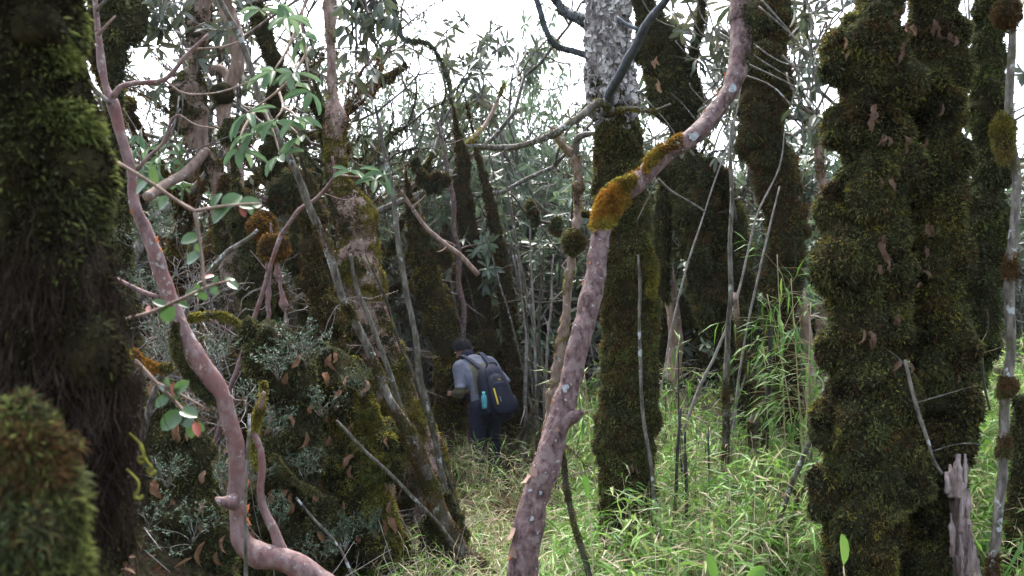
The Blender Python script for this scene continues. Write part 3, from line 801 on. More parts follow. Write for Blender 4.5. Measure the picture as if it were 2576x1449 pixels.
mossy_tree('twisted tan-barked tree with moss clumps hanging from its double stem',
    [(505, -10, 54), (498, 90, 62), (488, 160, 40), (476, 240, 84), (480, 300, 92), (498, 350, 50), (520, 390, 40), (545, 440, 44), (560, 520, 52), (575, 620, 58), (590, 740, 66)], 7.6, n=12000, lump=.28,
    mats=(('moss_dark', 1.), ('moss', .6)), seed=83, core='tan_bark', name='twisted_tree', mask=lambda c, n, px, py: sstep(.42, .56, fbm(c * 3.2, 12)), L=.06, W=.008,
    branches=(([(560, -10, 40), (590, 80, 40), (598, 160, 34), (575, 220, 36), (562, 290, 36), (585, 360, 38), (592, 430, 40), (590, 500, 44)], 7.5, 7.5, 'tan_bark'),
              ([(530, 180, 26), (556, 175, 24), (572, 200, 22), (562, 250, 20)], 7.6, 7.5, 'tan_bark'),
              ([(578, 300, 30), (580, 340, 68), (578, 362, 40)], 7.4, 7.4, 'moss_core'),
              ([(540, 230, 30), (560, 235, 60), (575, 245, 36)], 7.5, 7.4, 'moss_core'),
              ([(520, 380, 24), (470, 432, 26), (420, 462, 24), (370, 496, 26)], 7.5, 6.8, 'tan_bark')))
mossy_tree('shaggy dark mossy tree top hanging beside the blurred left trunk',
    [(268, -10, 90), (275, 60, 100), (290, 120, 60), (286, 200, 40), (292, 320, 36), (300, 470, 40), (310, 640, 46), (320, 800, 54)], 6.2, n=12000, lump=.35, mats=MD, seed=91, L=.08, W=.009, droop=1.0, spread=.9,
    branches=(([(280, 110, 36), (330, 80, 60), (350, 30, 40), (340, -10, 30)], 6.2, 6.4, 'moss_core'),))
mossy_tree('dark crooked mossy trunk directly behind the hiker',
    [(1128, 180, 6), (1140, 260, 10), (1150, 330, 18), (1165, 400, 34), (1163, 470, 46), (1170, 540, 50), (1182, 610, 56), (1186, 690, 74), (1198, 770, 84), (1210, 850, 96), (1215, 920, 100)], 11.2, n=11000, lump=.32, mats=MB_, seed=95, L=.07, W=.01)
mossy_tree('thin dark mossy trunk to the right of the hiker\'s head',
    [(1165, 220, 5), (1180, 290, 8), (1192, 340, 10), (1204, 400, 18), (1226, 480, 26), (1246, 575, 32), (1262, 670, 40), (1278, 750, 40), (1286, 850, 44), (1290, 950, 52)], 11.0, n=7000, lump=.28, mats=MB_, seed=97, L=.06, W=.01)
mossy_tree('dark arched mossy log bending behind the hiker\'s shoulder',
    [(1120, 812, 40), (1160, 790, 46), (1205, 780, 50), (1240, 795, 52), (1262, 830, 50), (1272, 890, 54)], 11.6, n=5000, lump=.25, mats=MB_, seed=99, L=.06, W=.01, name='mossy_log', cat='log')
mossy_tree('hunched mossy trunk left of the hiker, dark with pale leaf scraps',
    [(1020, 430, 8), (1030, 500, 22), (1045, 570, 44), (1060, 640, 66), (1078, 720, 80), (1105, 800, 80), (1128, 880, 84), (1130, 960, 80)], 10.2, n=8000, lump=.3, mats=MY, seed=101, L=.06, W=.009)
mossy_tree('dark mossy trunk in the gap left of the slanting trunk',
    [(585, 380, 12), (594, 450, 30), (610, 560, 66), (640, 650, 66), (650, 740, 90), (640, 830, 90), (640, 900, 110)], 7.0, n=10000, lump=.3, mats=MD, seed=103, L=.06, W=.008, droop=1.2)
mossy_tree('shaded mossy trunk between the central trunk and the tall canes',
    [(1775, 430, 60), (1830, 520, 50), (1858, 610, 70), (1865, 700, 60), (1870, 790, 70), (1868, 900, 70), (1880, 1010, 66)], 9.4, n=9000, lump=.34, mats=MD, seed=105, L=.075, W=.009, droop=1.2)
mossy_tree('dim mossy trunk seen between the double trunk and the bamboo spray',
    [(2050, 280, 20), (2062, 400, 24), (2080, 520, 30), (2085, 640, 34), (2075, 800, 40), (2060, 930, 46)], 9.2, n=4000, lump=.2, mats=MB_, seed=107, L=.05, W=.009, core='tan_bark')
mossy_tree('dark mossy trunk cut off by the right edge of the picture',
    [(2600, 1000, 90), (2592, 1100, 90), (2585, 1220, 84), (2580, 1330, 90), (2585, 1449, 100)], 4.6, n=9000, lump=.24, mats=MD, seed=109, name='mossy_stump', cat='stump')
mossy_tree('dark mossy trunk far back behind the leaning trunk',
    [(1660, 560, 30), (1655, 650, 40), (1650, 760, 50), (1655, 860, 56), (1650, 950, 60)], 10.5, n=5000, lump=.3, mats=MD, seed=111, L=.07, W=.01)
# pale slim tree with a moss ball behind the leaning trunk
root, P, R, g = mossy_tree('slim pale tree with a moss ball behind the leaning pink trunk',
    [(1388, 318, 14), (1405, 345, 18), (1425, 375, 24), (1448, 392, 26), (1452, 430, 24), (1455, 520, 23), (1446, 600, 24), (1434, 680, 24), (1426, 760, 24), (1418, 830, 26), (1400, 930, 28)], 6.6, n=2600, lump=.12, core='tan_bark',
    mats=(('moss_yellow', 1.), ('moss_brown', .6)), seed=113, name='slim_tree', L=.03, W=.005, mask=lambda c, n, px, py: sstep(.5, .6, fbm(c * 5, 3)), sides=14,
    branches=(([(1448, 395, 20), (1452, 350, 18), (1475, 338, 16), (1492, 336, 10)], 6.6, 6.5, 'grey_bark'), ([(1455, 540, 16), (1480, 540, 18), (1498, 545, 16)], 6.6, 6.7, 'moss_core')))
g = Geo(); g.add(*clump_pts(pix(1443, 608, 6.55), 26 / F * 6.55, seed=4, squash=(1, 1, 1.2)))
part('moss_ball', g, M['moss_core'], root); add_moss(root, g, 3500, .045, .006, (('moss', 1.), ('moss_brown', .4)), droop=.3, spread=.6)
# stems with orange-brown moss balls left of centre
for lab, pts, balls, dd in (
    ('thin reddish stem carrying an orange-brown moss ball, left of centre', [(680, 560, 10), (690, 640, 12), (702, 700, 14), (715, 770, 14), (724, 850, 15), (735, 960, 16)], [(690, 622, 36)], 5.6),
    ('stem with a brown moss ball just above and behind the orange-brown one', [(655, 500, 12), (660, 570, 14), (672, 660, 14), (676, 780, 16)], [(660, 568, 34)], 5.9)):
    root, P, R, g = mossy_tree(lab, pts, dd, n=0, lump=.1, core='pink_smooth', name='thin_tree', sides=10)
    for (bx, by, br) in balls:
        g = Geo(); g.add(*clump_pts(pix(bx, by, dd), br / F * dd, seed=bx, squash=(1, 1, .95)))
        part('moss_ball', g, M['moss_core'], root); add_moss(root, g, 4500, .04, .005, (('moss_brown', 1.), ('moss_orange', .25)), droop=.15, spread=.55)
# stumps and mounds of the left bank
stumps = {}
for lab, pts, dd, nn, mm, sd_ in (
    ('large mossy stump mound with yellow-green shaggy side, lower left of centre', [(815, 880, 50), (835, 915, 110), (845, 970, 190), (880, 1040, 150), (895, 1130, 190), (885, 1220, 170), (905, 1300, 210), (910, 1420, 220)], 5.4, 26000, (('moss_dark', 1.), ('moss', .7), ('moss_yellow', .7)), 121),
    ('dark mossy stump mound under the small shrubs, beside the pink tree', [(655, 815, 50), (672, 850, 130), (690, 900, 120), (730, 960, 160), (745, 1040, 110), (740, 1130, 150), (725, 1260, 170), (730, 1400, 220)], 5.0, 20000, MD, 122),
    ('low mossy mound behind the hanging rootlets of the near trunk', [(400, 960, 40), (410, 1010, 110), (425, 1090, 130), (445, 1180, 190), (470, 1300, 210), (460, 1449, 260)], 4.6, 20000, MD, 123),
    ('small cone-shaped moss stump at the foot of the grass, right of the central trunk', [(1757, 1328, 10), (1757, 1352, 44), (1755, 1390, 56), (1752, 1449, 50)], 5.6, 4500, MY, 124),
    ('low moss stump half hidden in bamboo left of the double trunk', [(2012, 1218, 20), (2010, 1262, 60), (2015, 1320, 66), (2020, 1400, 60)], 6.0, 5000, MY, 125),
    ('mossy stump at the foot of the slanting poles near the path', [(1105, 1240, 50), (1110, 1300, 90), (1125, 1380, 110), (1130, 1460, 130)], 5.7, 8000, MD, 126)):
    stumps[lab] = mossy_tree(lab, pts, dd, n=nn, mats=mm, seed=sd_, name='mossy_stump', cat='stump', L=.045, W=.006, sides=26, fine=.03, lump=.4)
gm = [v for k, v in stumps.items() if k.startswith('large')][0]
add_moss(gm[0], gm[3], 11000, .05, .007, (('moss_yellow', 1.), ('moss_green', .5)), mask=spots((930, 1080, 60), (950, 1180, 60), (960, 1280, 50)), name='yellow_moss', spread=.8)
# broken pale stump
P, R = limb([(2402, 1185, 34), (2408, 1215, 46), (2415, 1300, 50), (2425, 1380, 56), (2432, 1449, 62)], 4.15)
root = thing('broken_stump', 'broken pale rotten stump with splintered top at the double trunk\'s foot', 'stump', base_of(P))
g = tgeo(P, R, 22, .25, 66, .012, freq=22.); part('trunk', g, M['dead_wood'], root)
for (ax, ay, bx, by, w) in ((2394, 1250, 2390, 1168, 20), (2404, 1250, 2410, 1142, 24), (2424, 1260, 2428, 1142, 14), (2416, 1340, 2420, 1200, 14), (2384, 1240, 2380, 1188, 16), (2414, 1250, 2415, 1185, 18), (2432, 1300, 2436, 1230, 12), (2396, 1400, 2392, 1290, 14), (2438, 1449, 2440, 1320, 16), (2420, 1449, 2412, 1330, 12)):
    bP, bR = resample([pix(ax, ay, 4.08), pix((ax + bx) / 2 + 2, (ay + by) / 2, 4.07), pix(bx, by, 4.09)], [w / 2 / F * 4.1, w * .5 / F * 4.1, w * .26 / F * 4.1], .015)
    part('splinter', tgeo(bP, bR, 9, .7, ax, .003, freq=45.), M['dead_wood'], root)
add_moss(root, g, 1600, .022, .004, (('moss_brown', 1.), ('moss', 1.)), mask=lambda c, n, px, py: band((1195, 1250))(c, n, px, py))

# ------------------------------------------------------------------ poles, canes and sticks
def mband(n, L, mats, *ys): return (n, L, mats, band(*ys))
pole('long grey pole slanting from the top left down to the path', [(548, -10, 14), (590, 75, 16), (629, 158, 16), (659, 250, 17), (694, 335, 18), (739, 430, 18), (774, 510, 20), (814, 594, 20), (850, 723, 20), (874, 773, 22), (910, 843, 21),
     (940, 913, 22), (975, 994, 24), (1005, 1054, 28), (1040, 1119, 40), (1080, 1214, 40), (1120, 1294, 44), (1160, 1369, 46), (1220, 1449, 50)], 4.6, 5.6, moss=mband(9000, .03, (('moss_brown', .8), ('moss', .8)), (570, 640), (770, 800), (900, 960), (1030, 1460)), twigs=2)
pole('grey pole with a pointed broken top, leaning left of the hiker', [(944, 264, 7), (958, 330, 11), (985, 480, 13), (1005, 620, 15), (1037, 800, 15), (1062, 960, 17), (1098, 1120, 16), (1135, 1310, 18)], 6.0, 6.2, moss=mband(800, .02, (('moss', 1.),), (1000, 1100)))
pole('lichen-flecked grey pole just right of the long slanting pole', [(880, 640, 8), (895, 723, 11), (930, 808, 12), (970, 913, 13), (1000, 1004, 13), (1028, 1075, 14), (1060, 1160, 14)], 5.8, 6., moss=mband(1200, .02, (('moss', 1.),), (980, 1200)), twigs=2)
pole('dark thin stick leaning parallel to the grey poles', [(920, 640, 4), (945, 700, 6), (985, 800, 7), (1010, 880, 7), (1050, 975, 8)], 6.3, 6.5, mt='dark_bark', name='leaning_stick', cat='stick')
pole('straight bare stick lying across the mossy mound to the path', [(848, 1060, 8), (915, 1135, 9), (985, 1200, 9), (1060, 1275, 9), (1122, 1340, 8)], 4.9, 5.3, name='fallen_stick', cat='stick')
pole('thin pale stick leaning low on the left bank', [(745, 1250, 6), (790, 1305, 7), (848, 1370, 7), (885, 1449, 8)], 4.5, 4.5, name='fallen_stick', cat='stick')
pole('thin pale stick leaning toward the hiker\'s head from the left', [(1042, 715, 4), (1075, 790, 5), (1110, 850, 5), (1142, 910, 5)], 10.6, 10.8, name='leaning_stick', cat='stick', twigs=2, foot=False)
pole('short pale stick leaning above the hiker\'s head', [(1112, 735, 4), (1138, 778, 5), (1168, 830, 5)], 10.6, 10.6, name='leaning_stick', cat='stick', foot=False)
pole('pale forked branch with a snapped end poking up left of centre', [(646, 578, 9), (618, 602, 13), (565, 635, 15), (540, 665, 15), (505, 712, 14), (470, 760, 14), (440, 850, 16)], 4.2, 4.2, mt='grey_bark', name='dead_branch', cat='branch', twigs=3)
pole('slim reddish branch zigzagging up in front of the knobbly tree', [(836, 395, 6), (842, 440, 7), (820, 475, 9), (790, 505, 10), (752, 525, 11), (722, 565, 11), (705, 590, 12), (690, 640, 12)], 5.2, 5.4, mt='pink_smooth', name='dead_branch', cat='branch', twigs=3)
pole('right-hand upright grey pole with shaggy moss clumps', [(2542, -10, 18), (2545, 90, 18), (2538, 250, 21), (2540, 350, 22), (2552, 450, 22), (2548, 560, 22), (2536, 680, 24), (2534, 800, 25), (2540, 900, 24), (2538, 980, 26), (2535, 1080, 24), (2526, 1200, 24), (2512, 1340, 24), (2500, 1449, 26)],
     3.8, 3.8, moss=(9000, .035, (('moss_brown', 1.), ('moss', .6)), band((-20, 75), (300, 330), (655, 690), (955, 985), (1100, 1140), (1400, 1460))), lump=.2)
n_pole = bpy.context.scene.objects[[o.name for o in C.objects if o.name.startswith('dead_pole')][-1]]
for (bx, by, br, sq, mm) in ((2535, 30, 34, (1, 1, 1), 'moss_brown'), (2524, 345, 24, (1, 1, 2.6), 'moss_yellow'), (2540, 968, 18, (1, 1, .8), 'moss_brown')):
    g = Geo(); g.add(*clump_pts(pix(bx, by, 3.78), br / F * 3.78, seed=by, squash=sq)); part('moss_ball', g, M['moss_core'], n_pole)
    add_moss(n_pole, g, 3500, .03, .0035, ((mm, 1.), ('moss', .5)), droop=.5, spread=.8)
pole('slim straight mossy pole rising from the grass right of centre', [(1842, 300, 8), (1840, 400, 9), (1838, 560, 10), (1834, 723, 12), (1832, 850, 13), (1830, 960, 16), (1826, 1100, 18), (1826, 1250, 18), (1826, 1400, 18)], 6.2, 6.2, moss=mband(4000, .025, (('moss', 1.), ('moss_brown', .5)), (930, 1420)))
pole('vine-like thin dead stem pressed against the central trunk', [(1604, 640, 6), (1606, 720, 8), (1608, 800, 8), (1614, 930, 9), (1622, 1080, 9), (1640, 1190, 10), (1652, 1300, 12), (1664, 1449, 13)], 5.2, 5.1, name='climbing_vine', cat='vine')
pole('dark upright stick in the grass, taller of the close pair', [(1712, 1025, 6), (1706, 1120, 8), (1699, 1250, 9), (1690, 1449, 10)], 5.4, 5.4, mt='dark_bark', name='upright_stick', cat='stick')
pole('dark upright stick in the grass, shorter of the close pair', [(1724, 1083, 6), (1725, 1200, 8), (1726, 1330, 9), (1716, 1449, 14)], 5.5, 5.5, mt='dark_bark', name='upright_stick', cat='stick', moss=mband(900, .025, (('moss_dark', 1.),), (1340, 1460)))
pole('S-curved mossy stem dropping into the bamboo', [(1850, 740, 12), (1855, 830, 16), (1872, 900, 20), (1900, 960, 22), (1912, 1000, 22), (1900, 1060, 24), (1893, 1120, 24), (1898, 1180, 18), (1905, 1260, 18), (1912, 1340, 20)], 6.6, 6.6, mt='tan_bark', moss=mband(5000, .025, (('moss', 1.), ('moss_brown', .6)), (760, 1190)), name='bent_stem', cat='stem')
pole('dark mossy upright stem next to the S-curved stem', [(1944, 810, 14), (1940, 900, 10), (1934, 1000, 12), (1926, 1110, 16), (1918, 1200, 20), (1920, 1330, 18)], 6.3, 6.3, mt='dark_bark', moss=mband(3000, .025, (('moss_dark', 1.),), (780, 830), (1040, 1300)), name='upright_stick', cat='stick')
pole('long grey stick leaning against the double trunk from lower left', [(2082, 950, 10), (2062, 1050, 12), (2030, 1130, 14), (1990, 1230, 14), (1950, 1350, 13), (1922, 1449, 13)], 5.0, 5.2, name='leaning_stick', cat='stick')
pole('paler stick crossing the long leaning one near the bottom', [(2046, 1110, 8), (2030, 1190, 9), (1992, 1300, 11), (1960, 1360, 11), (1925, 1449, 12)], 5.3, 5.4, name='leaning_stick', cat='stick', moss=mband(600, .02, (('moss_brown', 1.),), (1220, 1300)))
pole('thin cane slanting across behind the leaning trunk to the grass', [(1975, 330, 3), (1960, 420, 4), (1900, 560, 5), (1850, 760, 6), (1800, 890, 7), (1748, 1000, 8)], 6.8, 7.0, mt='twig', name='leaning_cane', cat='cane')
pole('second thin cane slanting up to the upper right', [(1868, 190, 3), (1842, 330, 4), (1790, 480, 4), (1720, 700, 5), (1690, 830, 5)], 7.2, 7.4, mt='twig', name='leaning_cane', cat='cane', ext=0)
pole('thin cane rising left of the double trunk through the bamboo spray', [(1962, 470, 4), (1930, 600, 5), (1888, 780, 5), (1860, 960, 6)], 6.4, 6.5, mt='twig', name='leaning_cane', cat='cane')
pole('thin twig stuck up against the double trunk', [(2276, 905, 7), (2290, 960, 9), (2312, 1040, 10), (2335, 1110, 9), (2350, 1160, 8), (2372, 1195, 7)], 3.95, 3.95, mt='grey_bark', name='dead_twig', cat='twig', foot=False, twigs=3)
pole('thin drooping twig in the gap right of the double trunk', [(2435, 790, 4), (2455, 840, 5), (2470, 890, 6), (2475, 960, 6), (2490, 1030, 5)], 4.3, 4.3, mt='dark_bark', name='dead_twig', cat='twig', foot=False, twigs=4)
pole('bent dark stem below the stub of the leaning trunk', [(1415, 1135, 10), (1425, 1215, 14), (1445, 1300, 15), (1465, 1380, 15), (1480, 1449, 16)], 4.6, 4.6, mt='dark_bark', moss=mband(1800, .02, (('moss', 1.),), (1130, 1400)), name='bent_stem', cat='stem')
pole('mossy curved stick rising right behind the hiker', [(1370, 960, 10), (1345, 1020, 12), (1322, 1070, 13), (1295, 1120, 12), (1275, 1170, 10)], 9.9, 9.9, mt='dark_bark', name='bent_stem', cat='stem', moss=mband(600, .025, (('moss_brown', 1.),), (960, 1150)))
# thicket poles behind the hiker: each a thing, too alike to single out
spec = [(1262, 380, 1305, 640, 1345, 830, 1385, 1010, 7, 9.2), (1285, 470, 1312, 700, 1330, 860, 1350, 1020, 5, 9.6), (1330, 500, 1338, 700, 1345, 850, 1350, 1040, 6, 9.8), (1240, 430, 1290, 640, 1320, 800, 1340, 990, 5, 10.2),
        (1365, 620, 1362, 760, 1358, 880, 1352, 1030, 7, 9.0), (1392, 640, 1385, 780, 1375, 900, 1372, 1040, 6, 9.3), (1210, 560, 1260, 720, 1300, 860, 1330, 1000, 5, 10.4), (1420, 820, 1400, 900, 1385, 980, 1375, 1060, 6, 8.6),
        (1300, 640, 1318, 760, 1325, 880, 1320, 1010, 8, 10.0), (1090, 480, 1110, 620, 1140, 740, 1170, 860, 5, 11.), (1130, 590, 1170, 690, 1200, 800, 1230, 900, 4, 11.), (1050, 480, 1075, 640, 1100, 760, 1120, 900, 5, 10.4)]
for k, s in enumerate(spec):
    pole('thin bare grey stem in the thicket of poles behind the hiker', [(s[0], s[1], s[8] * .6), (s[2], s[3], s[8]), (s[4], s[5], s[8] * 1.1), (s[6], s[7], s[8] * 1.3)], s[9], mt=('grey_bark', 'dark_bark', 'twig')[k % 3],
         name='thicket_stem', cat='stem', twigs=3, group='thin stems in the thicket behind the hiker', moss=(500, .025, (('moss_brown', 1.),), lambda c, n, px, py: sstep(.5, .6, fbm(c * 4, 8))))
pole('thin pinkish upright stem above the hiker', [(1098, 300, 6), (1118, 370, 8), (1130, 440, 12), (1142, 530, 13), (1150, 640, 14), (1160, 760, 15)], 10.4, mt='pink', name='thin_tree', cat='tree', twigs=6)
pole('crooked mossy branch snaking left from behind the hiker', [(1010, 480, 8), (1040, 530, 10), (1075, 580, 12), (1120, 615, 13), (1160, 645, 14), (1200, 690, 14)], 9.6, mt='tan_bark', name='dead_branch', cat='branch', foot=False, twigs=5)
pole('dark limb hanging down from the top of the sky gap', [(985, -20, 16), (1000, 60, 14), (1020, 100, 10), (1080, 110, 8), (1120, 180, 7), (1135, 260, 5)], 7.4, mt='limb_blue', name='hanging_branch', cat='branch', foot=False, twigs=6,
     moss=(3500, .07, (('moss_dark', 1.),), None))
pole('pale mossy limb reaching up into the sky left of the central trunk', [(1345, -10, 14), (1370, 60, 14), (1400, 110, 15), (1440, 125, 15), (1490, 142, 18)], 5.7, 5.7, mt='limb_blue', name='high_limb', cat='branch', foot=False, moss=(1500, .02, (('moss_dark', 1.),), None))
pole('short shaggy dark limb beside the top of the central trunk', [(1392, -10, 16), (1420, 25, 24), (1455, 40, 30), (1490, 60, 34)], 5.9, 5.7, mt='limb_blue', name='high_limb', cat='branch', foot=False, moss=(3000, .03, (('moss_dark', 1.),), None))

pole('thin upright grey stick standing right against the pink tree', [(624, 1038, 7), (622, 1150, 8), (620, 1300, 8), (619, 1449, 9)], 3.3, 3.3, name='upright_stick', cat='stick', mt='grey_bark')
for lab, pts, dd, mm in (('yellow-mossed branch arching behind the pink tree', [(455, 800, 14), (500, 792, 16), (545, 790, 14), (575, 800, 12), (596, 815, 8)], 4.6, 'moss_yellow'), ('short orange-mossed branch left of the pink tree', [(330, 880, 14), (355, 905, 18), (385, 922, 18), (430, 924, 14)], 4.0, 'moss_orange'),
        ('thin mossy root creeping over the dark mound', [(690, 1150, 8), (730, 1200, 10), (770, 1225, 12), (815, 1250, 8)], 4.55, 'moss'), ('forked mossy snag rising beside the dark mound', [(664, 960, 8), (658, 1010, 14), (640, 1050, 16), (632, 1100, 20), (640, 1180, 18)], 4.1, 'moss_yellow'),
        ('brown mossed branch hanging under the slanting trunk', [(975, 1060, 14), (965, 1085, 14), (955, 1120, 12), (952, 1150, 6)], 6.6, 'moss_brown')):
    pole(lab, pts, dd, mt='dark_bark', name='mossy_branch', cat='branch', foot=False, moss=(2600, .035, ((mm, 1.), ('moss', .4)), None))

# ------------------------------------------------------------------ shrub and tree crowns (built once, copied)
def grow(g_w, tips, p, d, ln, r, lvl, maxl, rg, spread, up, nseg=4):
    P = [p]; dd = d
    for s in range(nseg):
        dd = norm(dd + rg.normal(size=3) * .28 + np.array([0, 0, up]))
        P.append(P[-1] + dd * ln / nseg)
    R = np.linspace(r, r * .68, nseg + 1)
    g_w.add(*tube(np.array(P), R, 5 if r > .012 else 4))
    if lvl == maxl:
        tips.append((P[-1], dd)); tips.append((P[-2], norm(dd + rg.normal(size=3) * .5))); return
    for k in range(rg.integers(2, 4) if lvl < maxl - 1 else rg.integers(2, 5)):
        nd_ = norm(dd + rg.normal(size=3) * spread)
        grow(g_w, tips, P[-1 if k < 2 else -2], nd_, ln * rg.uniform(.6, .9), r * .62, lvl + 1, maxl, rg, spread, up, nseg)

def whorl(tips, per, L, W, rg, droop=.25, far=True):
    B, D, U = [], [], []
    for p, d in tips:
        a = norm(np.cross(d, rg.normal(size=3))); b_ = np.cross(d, a)
        ph0 = rg.random() * 6.28; n = max(2, int(per * rg.uniform(.5, 1.3)))
        for k in range(n):
            ph = ph0 + k * 2.4
            o_ = a * math.cos(ph) + b_ * math.sin(ph)
            D.append(norm(o_ + d * rg.uniform(.1, .6) + DOWN * droop * rg.uniform(.3, 1.8))); B.append(p - d * .02 * rg.random()); U.append(norm(d + rg.normal(size=3) * .3))
    n = len(B)
    g = Geo(); leaves(g, np.array(B), np.array(D), np.array(U), L * rg.uniform(.65, 1.2, n), W * rg.uniform(.8, 1.2, n), LEAF_FT if far else LEAF_T, LEAF_FW if far else LEAF_W, .18, rg.uniform(0, .35, n))
    return g

variants = []
VH = 4.0
for v in range(6):
    rg = np.random.default_rng(100 + v)
    gw = Geo(); tips = []
    tall = v >= 4
    ns = 1 if tall else (4, 5, 6, 4)[v]
    for s in range(ns):
        d = norm(np.array([rg.normal() * (.12 if tall else .45), rg.normal() * (.12 if tall else .45), 1.]))
        grow(gw, tips, np.array([rg.normal() * .12, rg.normal() * .12, -.2]), d, 2.0 if tall else 1.25, .07 if tall else .03, 0, 4 if tall or v in (0, 1) else 3, rg, .75 if tall else .6, .1)
    zt = max(p[2] for p, d in tips); sc_ = VH / zt
    gw.V = [q * sc_ for q in gw.V]; tips = [(p * sc_, d) for p, d in tips]
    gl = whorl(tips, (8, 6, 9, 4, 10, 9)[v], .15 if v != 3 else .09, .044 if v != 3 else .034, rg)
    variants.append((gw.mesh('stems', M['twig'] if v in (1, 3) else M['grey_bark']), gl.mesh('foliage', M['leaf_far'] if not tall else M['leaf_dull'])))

rsh = np.random.default_rng(77)
def shrub(v, px, d, top, label, group, name='rhododendron_shrub', cat='shrub', wide=1.):
    b = gpoint(px, d)
    zt = 1.6 + (850 - top) * d / F - b[2]
    s = max(zt, .6) / VH
    root = thing(name, label, cat, b, group)
    root.rotation_euler = (0, 0, rsh.uniform(0, 6.28)); w = s ** .75 * wide
    root.scale = (w, w, s)
    for nm, me in zip(('stems', 'foliage'), variants[v]):
        o_ = link(nm, me, root)
        if nm == 'foliage': o_['kind'] = 'stuff'
for k in range(26):      # row right behind the hiker
    px = -150 + k * 68 + rsh.uniform(-40, 40)
    top = np.interp(px, [0, 350, 620, 800, 960, 1150, 1320, 1480, 1700], [300, 390, 380, 430, 400, 270, 300, 330, 250]) + rsh.uniform(-20, 70)
    shrub((3, 1, 0, 3, 1, 2)[k % 6], px, rsh.uniform(14.2, 17.5) if 650 < px < 1700 else rsh.uniform(11.5, 14.5), top, 'leafy rhododendron shrub in the bright thicket behind the hiker', 'shrubs of the thicket behind the hiker')
for k in range(20):
    px = 1500 + k * 70 + rsh.uniform(-40, 40)
    shrub((2, 0, 1, 3)[k % 4], px, rsh.uniform(13.5, 16) if px < 1780 else rsh.uniform(10.5, 13.5), rsh.uniform(150, 420), 'leafy shrub in the shade beyond the bamboo on the right', 'shrubs beyond the bamboo')
for k in range(22):      # far row on the falling slope
    px = -300 + k * 148 + rsh.uniform(-50, 50)
    shrub((1, 3, 0, 2)[k % 4], px, rsh.uniform(16, 23), np.interp(px, [0, 1000, 1400, 2600], [430, 430, 380, 330]) + rsh.uniform(-40, 90), 'pale far shrub filling the back of the thicket', 'far shrubs on the falling slope', wide=1.35)
for k in range(16):
    px = -500 + k * 225 + rsh.uniform(-50, 50)
    shrub((0, 2, 1, 0)[k % 4], px, rsh.uniform(26, 42), 620 + rsh.uniform(-120, 40), 'pale far shrub filling the back of the thicket', 'far shrubs on the falling slope', wide=1.7)
for k in range(9):
    shrub((1, 3, 0)[k % 3], 1000 + k * 58 + rsh.uniform(-20, 20), rsh.uniform(14.5, 18), rsh.uniform(20, 190), 'tall thin shrub reaching up into the bright sky gap above the hiker', 'tall thin shrubs in the sky gap', wide=.62)
for lab, px, d, top in (('leafy tree in the upper left corner behind the twisted tree', 420, 9.5, -150), ('leafy tree whose crown hangs over the top left of the sky gap', 640, 12., -120), ('leafy tree behind the drooping mossy tree, crown against the sky', 1790, 11., -150),
                       ('leafy tree between the lumpy brown tree and the double trunk', 2045, 10.5, -120), ('leafy tree peeping out right of the double trunk', 2440, 9.5, -150), ('leafy tree at the far left behind the near trunk', 250, 11.5, -60)):
    shrub(4 if px % 2 else 5, px, d, top, lab, None, 'rhododendron_tree', 'tree', wide=.95)

crowd = []
for v in range(6):
    rg = np.random.default_rng(700 + v); P = [np.array([0, 0, -.3])]; d = norm(np.array([rg.normal() * .25, rg.normal() * .25, 1.]))
    for k in range(11): d = norm(d + rg.normal(size=3) * [.3, .3, .1] + [0, 0, .12]); P.append(P[-1] + d * .5)
    R = np.linspace(.12, .05, 12) * rg.uniform(.7, 1.25, 12); Ps, Rs = resample(P, R, .05)
    gt = Geo(); gt.add(*tube(Ps, Rs, 16, .4, 6., v * 7, .03)); gb = Geo(); tips = []
    for k in range(8):
        i = int(rg.uniform(.2, .98) * len(Ps)); grow(gb, tips, Ps[i], norm(np.array([rg.normal(), rg.normal(), rg.uniform(-.1, .8)])), rg.uniform(.5, 1.1), .022, 0, 2, rg, .7, .03)
    for k in range(11):
        i = int(rg.uniform(.1, .95) * len(Ps)); r = Rs[i] * rg.uniform(.9, 1.5); a = rg.random() * 6.28
        gt.add(*clump_pts(Ps[i] + np.array([math.cos(a), math.sin(a), 0]) * Rs[i] * .7, r, seed=k + 20 * v, lump=.5, squash=(1, 1, rg.uniform(.9, 1.8)), seg=10))
    gm_ = Geo(); Pm, Nm = scatter(gt.verts(), gt.tris(), 11000, r=rg); fuzz(gm_, Pm, Nm, .045, .010, .5, .9, r=rg)
    Pm, Nm = scatter(gt.verts(), gt.tris(), 3000, r=rg, weight=lambda c, n: sstep(.5, .62, fbm(c * 3, 3))); fuzz(gm_, Pm, Nm, .05, .010, .4, .9, r=rg, mat=1)
    Pm, Nm = scatter(gb.verts(), gb.tris(), 5000, r=rg, weight=lambda c, n: sstep(.42, .6, fbm(c * 4, 5))); fuzz(gm_, Pm, Nm, .07, .008, 1.4, .7, r=rg)
    crowd.append((gt.mesh('trunk', M['moss_core']), gb.mesh('branches', M['dark_bark']), gm_.mesh('moss', [M['moss_dark'] if v % 2 else M['moss_brown'], M['moss_yellow'] if v % 3 == 0 else M['moss']], smooth=False), whorl(tips[::4], 4, .13, .04, rg).mesh('foliage', M['leaf_dull'])))
